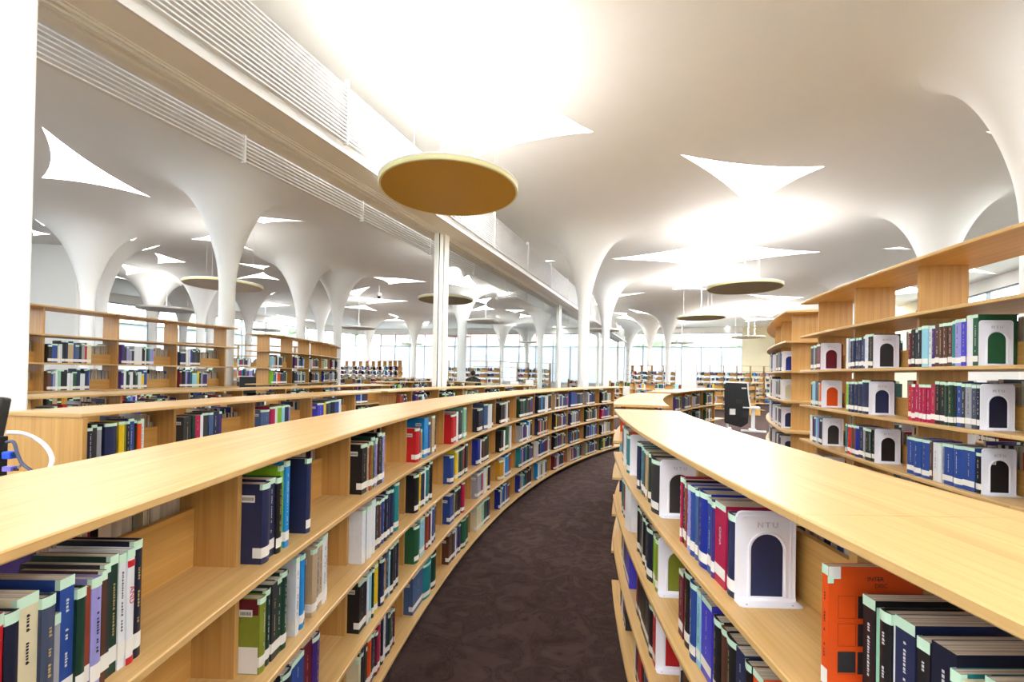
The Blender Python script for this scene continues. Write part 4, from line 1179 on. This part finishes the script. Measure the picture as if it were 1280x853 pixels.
pendant(876, 398, 1.86, M_TAUPE, M_RIMY, 'mid', PD_+'with taupe underside under the small bright skylight')
pendant(935, 422.5, 1.86, M_RIMW, M_RIMW, 'far', PD_+'pale, far, before the cream wall')
pendant(852, 429.5, 1.8, M_RIMW, M_RIMW, 'mid', PD_+'pale and thin, before the back windows')
pendant(280, 358, 2.0, M_PALEPAN, M_RIMY, 'dim', PD_+'crossing behind the big left column')
pendant(557, 376, 1.82, M_TAUPE, M_RIMY, 'dim', PD_+'half hidden by the nearest glazing post')
pendant(607, 403, 1.76, M_PALEPAN, M_RIMW, 'dim', PD_+'pale, just right of the nearest glazing post')
pendant(572, 421, 1.7, M_PALEPAN, M_RIMW, 'dim', PD_+'small, low beside the nearest glazing post')
pendant(208, 388, 2.0, M_PALEPAN, M_RIMW, 'dim', PD_+'above the left tall bookcase')
pendant(331, 413.5, 1.75, M_PALEPAN, M_RIMW, 'dim', PD_+'above the bent tall bookcase')
pendant(448, 411, 1.9, M_PALEPAN, M_RIMW, 'dim', PD_+'pale, around the small far column')
pendant(660, 428.5, 1.4, M_PALEPAN, M_RIMW, 'dim', PD_+'tiny, left of the second glazing post')
pendant(626, 436, 1.7, M_PALEPAN, M_RIMW, 'dim', PD_+'tiny, lowest, before the back windows')
pendant(515, 430.5, 1.75, M_PALEPAN, M_RIMW, 'dim', PD_+'tiny, left of the nearest glazing post')
pendant(754, 414, 1.4, M_RIMW, M_RIMW, 'dim', PD_+'cut by the two main columns', z=2.0)

PEND_ADDED = [(2.6, -3.6, 'added for light, behind the camera, right'), (-3.6, -2.4, 'added for light, behind the camera, left'), (10.5, 1.5, 'added for light over the right side bookcases, out of the frame'), (-12.2, 5.4, 'added for light, far left, hidden by the pier')]  # lamps added out of view to brighten the room
for x_, y_, w_ in PEND_ADDED:
    q_ = pendant(640, 300, 1.82, M_TAUPE, M_RIMY, 'added_fill', PD_+w_, xy=(x_, y_))

# ------------------------------------------------------------------ small fittings and furniture
def bezier_tube(pts, r, name, mat, parent, n=24, seg=8):
    """smooth Catmull-Rom tube through pts"""
    P = [Vector(p) for p in pts]; P = [P[0]*2-P[1]]+P+[P[-1]*2-P[-2]]; out = []
    k = max(2, n//(len(P)-3))
    for i in range(1, len(P)-2):
        for j in range(k):
            t = j/k
            out.append(.5*((2*P[i])+(-P[i-1]+P[i+1])*t+(2*P[i-1]-5*P[i]+4*P[i+1]-P[i+2])*t*t+(-P[i-1]+3*P[i]-3*P[i+1]+P[i+2])*t**3))
    out.append(P[-2])
    m = MB(); m.tube(out, r, seg); return m.build(name, mat, parent, smooth=True)

# dome camera
x, y = on_z(474, 357, HC); zc = ceil_z(x, y)
t = empty('dome_camera', 'small white dome security camera hanging from the ceiling shell', 'camera', (x, y, zc))
m = MB(); m.tube([(0, 0, .03), (0, 0, -.36)], .03, 12); m.build('drop_pipe', M_ALUW, t)
m = MB(); m.lathe([(0, -.34), (.10, -.35), (.125, -.40), (.125, -.50), (.10, -.53), (0, -.53)], 24); m.build('housing', M_ALUW, t, smooth=False)
m = MB(); m.lathe([(.085, -.53), (.08, -.57), (.055, -.61), (0, -.63)], 20); m.build('dome', M_BLACK, t, smooth=True)

# black kiosk with desk
t = empty('search_kiosk', 'black backed computer search kiosk on a white T-shaped foot', 'kiosk', (6.95, 13.45, 0), rz=rad(-24))
m = MB(); prof = [(-.40, .22), (.06, .10), (.24, .24), (.28, .75), (.24, 1.0), (.20, 1.44), (-.36, 1.46), (-.42, 1.40)]
Mx = Matrix(((1, 0, 0, 0), (0, 0, 1, 0), (0, 1, 0, 0), (0, 0, 0, 1)))
m.prism(prof, -.02, .02, M=Mx); o = m.build('back_panel', M_BLACK, t, merge=True)
bv = o.modifiers.new('bevel', 'BEVEL'); bv.width = .008; bv.segments = 2
m = MB(); m.tube([(.215, 0, 1.47), (.255, .0, 1.0), (.30, 0, .74)], .02, 8); m.build('white_side_rail', M_ALUW, t)
m = MB(); m.tube([(-.38, 0, 1.475), (.215, 0, 1.465)], .012, 8); m.build('white_top_rail', M_ALUW, t)
m = MB(); m.box(.1, .56, -.1, .42, .70, .735); m.build('desk_top', M_ALUW, t)
m = MB(); m.box(.34, .44, .12, .20, .04, .70); m.build('leg', M_ALUW, t)
m = MB(); m.box(-.36, -.28, .12, .20, .04, .70); m.build('leg', M_ALUW, t)
m = MB(); m.box(.05, .72, -.16, -.08, .0, .05); m.box(.30, .48, -.12, .5, 0, .045); m.build('foot', M_ALUW, t)
m = MB(); m.box(-.32, -.20, -.02, .5, 0, .045); m.build('foot', M_ALUW, t)
m = MB(); m.box(.05, .24, -.045, -.021, .42, .60); m.build('cable_box', M_DARKGREY, t)
m = MB(); m.box(-.26, -.10, -.024, -.021, .48, .66); m.build('notice', M_LABEL, t)
m = MB(); m.box(.06, .19, -.024, -.021, 1.28, 1.32); m.build('name_plate', M_ALUW, t)
m = MB(); m.box(-.08, .08, -.032, -.021, .82, .96); m.build('vent_grille', M_DARKGREY, t)

# wooden step stool
t = empty('step_stool', 'small light wooden two-step stool standing on the carpet', 'stool', (10.55, 19.2, 0), rz=rad(-20))
for sx in (-.18, .18):
    m = MB(); Ms = Matrix(((0, 0, 1, sx), (1, 0, 0, 0), (0, 1, 0, 0), (0, 0, 0, 1)))
    m.prism([(-.20, 0), (.22, 0), (.22, .225), (.02, .225), (.02, .44), (-.20, .44)], -.011, .011, M=Ms); m.build('side_panel', W_PART, t)
for (y0, y1, zt) in ((-.215, .03, .45), (.02, .235, .235)):
    m = MB(); m.box(-.20, .20, y0, y1, zt, zt+.02); m.build('step', W_TOP, t)
for (yy, z0, z1) in ((.21, .0, .225), (.015, .235, .44), (-.19, 0, .44)):
    m = MB(); m.box(-.17, .17, yy-.008, yy+.008, z0, z1); m.build('riser', W_PART, t)
t.rotation_euler = (0, 0, rad(-105))

# monitor at the lower left, on a standing-height counter
mt = empty('monitor', 'black computer monitor seen from behind at the left edge', 'monitor', (-1.835, 1.28, 1.10), rz=rad(4))
m = MB()
Mt = Matrix.Rotation(rad(-10), 4, 'X')
m.box(-.27, .27, -.012, .02, .08, .425, M=Mt); o = m.build('screen_housing', M_BLACK, mt); bv = o.modifiers.new('bevel', 'BEVEL'); bv.width = .008; bv.segments = 3
m = MB(); m.box(-.15, .15, -.05, -.010, .14, .34, M=Mt); o = m.build('rear_bulge', M_DARKGREY, mt); bv = o.modifiers.new('bevel', 'BEVEL'); bv.width = .015; bv.segments = 3
m = MB(); m.box(-.035, .035, -.05, -.015, 0.01, .22); m.build('stand_neck', M_BLACK, mt)
m = MB(); m.lathe([(0, 0), (.12, 0), (.12, .008), (.03, .016), (0, .016)], 24); m.build('stand_foot', M_BLACK, mt)
m = MB(); m.box(.272, .29, .02, .06, .10, .30); m.build('port_strip', M_BLACK, mt)
ct = empty('counter', 'wooden computer counter hidden behind the long left bookcase', 'counter', (-1.75, 1.25, 0))
m = MB(); m.box(-.55, .45, -.45, .35, 1.07, 1.10); m.build('worktop', W_TOP, ct)
for sx in (-.50, .40):
    m = MB(); m.box(sx-.012, sx+.012, -.40, .30, 0, 1.07, grain='z'); m.build('side_panel', W_SIDE, ct)
m = MB(); m.box(-.49, .39, .28, .30, .3, 1.07); m.build('back_panel', W_SIDE, ct)
def at(px, py, Y):
    r = ray(px, py); k = Y/r.y; return Vector((r.x*k, Y, EYE+r.z*k))
pts = [at(8, 541, 1.34), at(26, 541.5, 1.36), at(44, 548, 1.38), at(58, 559, 1.38), at(65, 573, 1.37), at(62, 586, 1.36), at(54, 600, 1.35), at(36, 625, 1.34)]
o = bezier_tube(pts, .0062, 'video_cable', plain('white_cable', rgb(226, 222, 232), .4), None)
tag(o, 'thick white cable looping beside the black monitor', 'cable')
M_CAB = plain('blue_grey_cable', rgb(70, 76, 104), .45)
tag(bezier_tube([at(8, 553, 1.33), at(17, 553, 1.33), at(22, 568, 1.33), at(28, 580, 1.33), at(40, 589, 1.33), at(50, 596, 1.33)], .0045, 'network_cable', M_CAB, None), 'dark grey-blue cable behind the monitor running to the right', 'cable')
tag(bezier_tube([at(4, 588, 1.35), at(14, 588, 1.34), at(24, 584, 1.34), at(27, 577, 1.34), at(21, 571, 1.34)], .0032, 'thin_cable', plain('grey_cable', rgb(130, 130, 146), .45), None), 'thin grey cable curling under the blue plug', 'cable')
pl = empty('video_plug', 'bright blue video plug on the cable behind the monitor', 'plug', at(12, 569, 1.33))
m = MB(); m.box(-.012, .014, -.012, .012, -.011, .011); o = m.build('plug_body', plain('blue_plug_plastic', rgb(30, 80, 210), .4), pl); bv = o.modifiers.new('bevel', 'BEVEL'); bv.width = .003; bv.segments = 2
m = MB(); m.tube([(.012, 0, .004), (.026, 0, .0)], .004, 8); m.build('strain_relief', M_BLACK, pl)
pl = empty('data_plug', 'pale violet plug below the bright blue one', 'plug', at(12, 586, 1.33))
m = MB(); m.box(-.012, .014, -.01, .01, -.007, .007); m.build('plug_body', plain('violet_plug_plastic', rgb(120, 110, 200), .4), pl)
m = MB(); m.tube([(.012, 0, 0), (.026, 0, -.004)], .003, 8); m.build('strain_relief', M_BLACK, pl)

# white catalogue screen, white sign, table
t = empty('catalogue_screen', 'white-backed catalogue screen on a slim stand behind the third low bookcase', 'screen', (4.27, 10.6, 0), rz=rad(-10))
m = MB(); m.prism([(-.17, 1.33), (.165, 1.33), (.155, 1.545), (.145, 1.555), (-.145, 1.555), (-.158, 1.545)], -.02, .02, M=Mx); m.build('screen_back', M_ALUW, t)
m = MB(); m.box(-.025, .025, -.01, .03, .02, 1.35); m.build('stand_pole', M_ALUW, t)
m = MB(); m.lathe([(0, 0), (.2, 0), (.2, .012), (.03, .02), (0, .02)], 24); m.build('foot', M_ALUW, t)
def sign(name, label, px, py0, py1, w, Y):
    a = at(px, py0, Y); b = at(px, py1, Y)
    t = empty(name, label, 'sign', (a.x, Y, 0))
    m = MB(); m.box(-w/2, w/2, -.004, .004, b.z, a.z); m.build('sign_plate', M_ALUW, t)
    m = MB(); m.tube([(0, .012, .01), (0, .012, a.z-.02)], .008, 8); m.build('pole', M_ALUW, t)
    m = MB(); m.lathe([(0, 0), (.14, 0), (.14, .01), (.02, .016), (0, .016)], 20); m.build('foot', M_ALUW, t)
sign('sign_stand', 'blank white sign on a thin pole at the end of the long bookcase', 783, 483, 494, .155, 10.4)
sign('sign_stand', 'small white sign left of the second glazing post, right one of two', 662, 475, 482.5, .19, 10.9)
sign('sign_stand', 'small white sign left of the second glazing post, left one of two', 643, 477, 482.5, .2, 10.9)
def table(label, x, y, w, d, h, rz, mat):
    t = empty('reading_table', label, 'table', (x, y, 0), rz)
    m = MB(); m.box(-w/2, w/2, -d/2, d/2, h-.03, h); o = m.build('table_top', mat, t); bv = o.modifiers.new('bevel', 'BEVEL'); bv.width = .005
    for sx in (-1, 1):
        for sy in (-1, 1):
            m = MB(); m.tube([(sx*(w/2-.08), sy*(d/2-.08), 0), (sx*(w/2-.08), sy*(d/2-.08), h-.03)], .02, 8); m.build('leg', M_ALUW, t)
table('white reading table past the far end of the long bookcase', 3.75, 13.6, 1.2, .8, .74, .2, M_ALUW)
table('white reading table beyond the glazed line, left of the person', -4.0, 16.2, 1.8, .9, .74, .3, M_ALUW)

# dark office chair beyond the left low bookcases
t = empty('office_chair', 'black office chair back showing right of the big left column', 'chair', (at(312, 471, 11.2).x, 11.2, 0), rz=.4)
Yc = 11.2; za = at(312, 471, Yc).z; zb = at(312, 484, Yc).z
m = MB(); m.box(-.22, .22, -.03, .03, .62, za-.0); o = m.build('backrest', M_BLACK, t); bv = o.modifiers.new('bevel', 'BEVEL'); bv.width = .025; bv.segments = 3
m = MB(); m.box(-.23, .23, .03, .48, .44, .50); o = m.build('seat', M_BLACK, t); bv = o.modifiers.new('bevel', 'BEVEL'); bv.width = .02; bv.segments = 2
m = MB(); m.box(-.03, .03, -.04, .05, .44, .8); m.build('back_bracket', M_DARKGREY, t)
m = MB(); m.tube([(0, .25, .08), (0, .25, .45)], .03, 10); m.build('gas_column', M_DARKGREY, t)
for k in range(5):
    a = 2*PI*k/5; m = MB(); m.tube([(0, .25, .09), (.28*math.cos(a), .25+.28*math.sin(a), .06)], .018, 6); sp = m.build('base_leg', M_DARKGREY, t)
    m = MB(); m.tube([(.28*math.cos(a)-.01, .25+.28*math.sin(a), .03), (.28*math.cos(a)+.01, .25+.28*math.sin(a), .03)], .03, 10); m.build('castor', M_BLACK, sp)

# ------------------------------------------------------------------ person, seen from behind
def skin_body(name, verts, edges, radii, mat, parent, sub=2):
    me = bpy.data.meshes.new(name); me.from_pydata(verts, edges, [])
    o = obj(name, me, parent)
    sk = o.modifiers.new('skin', 'SKIN'); sk.use_smooth_shade = True
    for i, r in enumerate(radii):
        me.skin_vertices[0].data[i].radius = r if isinstance(r, tuple) else (r, r)
    me.skin_vertices[0].data[0].use_root = True
    ss = o.modifiers.new('sub', 'SUBSURF'); ss.levels = sub; ss.render_levels = sub
    dg = bpy.context.evaluated_depsgraph_get()
    m2 = bpy.data.meshes.new_from_object(o.evaluated_get(dg))
    bpy.data.objects.remove(o)
    m2.materials.clear(); m2.materials.append(mat)
    m2.polygons.foreach_set('use_smooth', [True]*len(m2.polygons))
    return obj(name, m2, parent)
PX_, PY_ = -1.36, 15.4
pr_ = empty('person', 'person standing with back turned, dark olive hooded jacket, short black hair', 'person', (PX_, PY_, 0), rz=rad(6))
M_SKIN = plain('skin', rgb(196, 150, 122), .5)
M_TROU = plain('dark_trousers', rgb(40, 40, 48), .8)
M_JACK = plain('dark_olive_jacket', rgb(50, 54, 44), .85, noise=.12, nscale=14)
M_HAIR = plain('black_hair', rgb(24, 22, 24), .55)
M_SHOE = plain('dark_shoes', rgb(30, 28, 30), .5)
# one continuous body: pelvis root, trunk, neck, head, arms, legs (facing +Y)
V = [(0, 0, .93), (0, .0, 1.10), (0, -.01, 1.27), (0, -.01, 1.40), (0, 0, 1.475), (0, .01, 1.53), (0, .02, 1.60), (0, .015, 1.665),
     (.10, 0, .88), (.115, .02, .50), (.12, -.01, .10), (.125, .10, .04), (.13, .18, .03),
     (-.10, 0, .88), (-.115, .01, .50), (-.12, -.02, .10), (-.125, .09, .04), (-.13, .17, .03),
     (.13, -.01, 1.38), (.20, -.01, 1.36), (.235, .0, 1.10), (.215, .16, .96), (.205, .22, .93),
     (-.13, -.01, 1.38), (-.20, -.01, 1.36), (-.235, .0, 1.10), (-.215, .16, .96), (-.205, .22, .93)]
E_ = [(0, 1), (1, 2), (2, 3), (3, 4), (4, 5), (5, 6), (6, 7), (0, 8), (8, 9), (9, 10), (10, 11), (11, 12), (0, 13), (13, 14), (14, 15), (15, 16), (16, 17),
      (3, 18), (18, 19), (19, 20), (20, 21), (21, 22), (3, 23), (23, 24), (24, 25), (25, 26), (26, 27)]
Rr = [(.14, .10), (.13, .095), (.15, .105), (.12, .085), (.055, .055), (.052, .055), (.075, .092), (.065, .075),
      .085, .055, .04, .042, .03, .085, .055, .04, .042, .03, (.06, .06), .055, .042, .030, .026, (.06, .06), .055, .042, .030, .026]
skin_body('body', V, E_, Rr, M_SKIN, pr_)
# clothing follows the body a little outside it
JV = [(0, 0, .86), (0, 0, 1.0), (0, -.005, 1.15), (0, -.012, 1.29), (0, -.012, 1.41), (0, -.01, 1.455), (.13, -.012, 1.40), (.205, -.012, 1.37), (.245, -.002, 1.10), (.222, .155, .97),
      (-.13, -.012, 1.40), (-.205, -.012, 1.37), (-.245, -.002, 1.10), (-.222, .155, .97)]
JE = [(0, 1), (1, 2), (2, 3), (3, 4), (4, 5), (4, 6), (6, 7), (7, 8), (8, 9), (4, 10), (10, 11), (11, 12), (12, 13)]
JR = [(.19, .145), (.185, .14), (.178, .135), (.185, .135), (.14, .11), (.09, .085), (.085, .085), .075, .062, .048, (.085, .085), .075, .062, .048]
skin_body('jacket', JV, JE, JR, M_JACK, pr_)
hood = bmesh.new(); bmesh.ops.create_uvsphere(hood, u_segments=20, v_segments=12, radius=1)
for v in hood.verts:
    v.co = Vector((v.co.x*.125, -.085+v.co.y*.075, 1.435+v.co.z*.07-.25*abs(v.co.y)*.03))
me = bpy.data.meshes.new('hood'); hood.to_mesh(me); hood.free(); o = obj('hood', me, pr_, M_JACK); me.polygons.foreach_set('use_smooth', [True]*len(me.polygons))
TV = [(0, 0, .93), (.10, 0, .86), (.115, .02, .50), (.12, -.005, .09), (-.10, 0, .86), (-.115, .01, .50), (-.12, -.015, .09)]
skin_body('trousers', TV, [(0, 1), (1, 2), (2, 3), (0, 4), (4, 5), (5, 6)], [(.155, .12), .105, .075, .066, .105, .075, .066], M_TROU, pr_)
for s in (1, -1):
    skin_body('shoe', [(s*.12, -.04, .045), (s*.125, .08, .04), (s*.13, .17, .035)], [(0, 1), (1, 2)], [.05, .05, .035], M_SHOE, pr_, 1)
    # hands: palm with five separate fingers
    hx, hy, hz_ = s*.203, .235, .925
    hv = [(hx, hy, hz_), (hx, hy+.045, hz_-.01)]; he = [(0, 1)]; hr = [.024, .026]
    for k in range(4):
        b = len(hv); dx = (k-1.5)*.017
        hv += [(hx+dx, hy+.07, hz_-.012), (hx+dx, hy+.10, hz_-.025), (hx+dx, hy+.118+.006*(1.5-abs(k-1.5)), hz_-.045)]
        he += [(1, b), (b, b+1), (b+1, b+2)]; hr += [.0095, .0085, .0075]
    b = len(hv); hv += [(hx-s*.03, hy+.03, hz_+.0), (hx-s*.045, hy+.06, hz_-.01)]; he += [(0, b), (b, b+1)]; hr += [.011, .009]
    skin_body('hand', hv, he, hr, M_SKIN, pr_, 1)
hb = bmesh.new(); bmesh.ops.create_uvsphere(hb, u_segments=24, v_segments=16, radius=1)
for v in list(hb.verts):
    v.co = Vector((v.co.x*.084, .004+v.co.y*.103, 1.618+v.co.z*.098))
bmesh.ops.delete(hb, geom=[v for v in hb.verts if v.co.z < 1.56 and v.co.y > -.02 or (v.co.y > .072 and v.co.z < 1.655)], context='VERTS')
me = bpy.data.meshes.new('hair'); hb.to_mesh(me); hb.free(); o = obj('hair', me, pr_, M_HAIR); me.polygons.foreach_set('use_smooth', [True]*len(me.polygons))
sol = o.modifiers.new('thick', 'SOLIDIFY'); sol.thickness = .012
for s in (1, -1):
    m = MB(); m.lathe([(0, -.006), (.018, -.004), (.020, .004), (0, .008)], 12)
    o = m.build('ear', M_SKIN, pr_, smooth=True); o.location = (s*.086, .012, 1.61); o.rotation_euler = (0, s*PI/2, 0); o.scale = (1.5, 1, 1)
    m = MB(); m.lathe([(0, -.006), (.009, -.004), (.010, .003), (0, .006)], 12); o = m.build('eye', M_HAIR, pr_, smooth=True); o.location = (s*.03, .108, 1.625); o.rotation_euler = (PI/2, 0, 0)
m = MB(); m.prism([(-.014, .10), (.014, .10), (0, .128)], 1.585, 1.615); m.build('nose', M_SKIN, pr_)
m = MB(); m.box(-.022, .022, .098, .108, 1.562, 1.568); m.build('mouth', plain('lips', rgb(160, 96, 90), .5), pr_)

# ------------------------------------------------------------------ outside: ground, trees, pink brick building
m = MB(); m.face([(-120, -60, -.25), (140, -60, -.25), (140, 160, -.25), (-120, 160, -.25)])
tag(m.build('ground', plain('outside_paving', rgb(150, 150, 140), .9)), kind='structure')
M_LEAF = plain('tree_foliage', rgb(160, 178, 148), .8, noise=.3, nscale=6)
M_TRUNK = plain('tree_bark', rgb(96, 80, 64), .9)
TL = ['leafy green tree outside the left windows, nearest the pier', 'leafy green tree outside the left windows, second along', 'leafy green tree outside the left windows, third along',
      'leafy green tree outside the left windows, farthest', 'leafy green tree outside the back windows, leftmost', 'leafy green tree outside, right of the second post',
      'leafy green tree outside the back windows, right of centre', 'leafy green tree outside the back windows, near the cream wall']
for i, (x, y, h) in enumerate(((-31, 26, 7), (-29.5, 32, 6.5), (-27, 38, 7.5), (-25, 44, 7), (-12, 52, 6.5), (6, 47, 6.8), (14.5, 46, 7.4), (23, 42.5, 7.0))):
    t = empty('leafy_tree', TL[i], 'tree', (x, y, -.25), group='trees outside the windows')
    m = MB(); m.tube([(0, 0, 0), (.1, 0, h*.3), (0, .1, h*.6)], [.22, .16, .08], 10); m.build('trunk', M_TRUNK, t)
    bm_ = bmesh.new(); rnd = random.Random(i)
    for k in range(26):
        c = Vector((rnd.gauss(0, 1.2), rnd.gauss(0, 1.2), h*.62+rnd.gauss(0, .9))); r_ = rnd.uniform(.5, 1.0)
        q = bmesh.ops.create_icosphere(bm_, subdivisions=2, radius=r_)
        for v in q['verts']: v.co = v.co*(1+rnd.uniform(-.18, .18))+c
    me = bpy.data.meshes.new('crown'); bm_.to_mesh(me); bm_.free(); obj('crown', me, t, M_LEAF)
t = empty('brick_building', 'pinkish building with windows seen through the upper back panes', 'building', (-4, 62, -.25), rz=rad(-12))
m = MB(); m.box(-16, 14, 0, 8, 0, 10); m.build('facade', plain('pink_brick', rgb(206, 150, 140), .9, noise=.15, nscale=3), t)
for k in range(9):
    for zz in (2.2, 5.2, 8.0):
        m = MB(); m.box(-14+k*3.2, -12.4+k*3.2, -.06, .02, zz, zz+1.4); m.build('window', M_FRAME, t)
m = MB(); m.box(-16.3, 14.3, -.3, 8.3, 10, 10.3); m.build('parapet', M_WALLW, t)
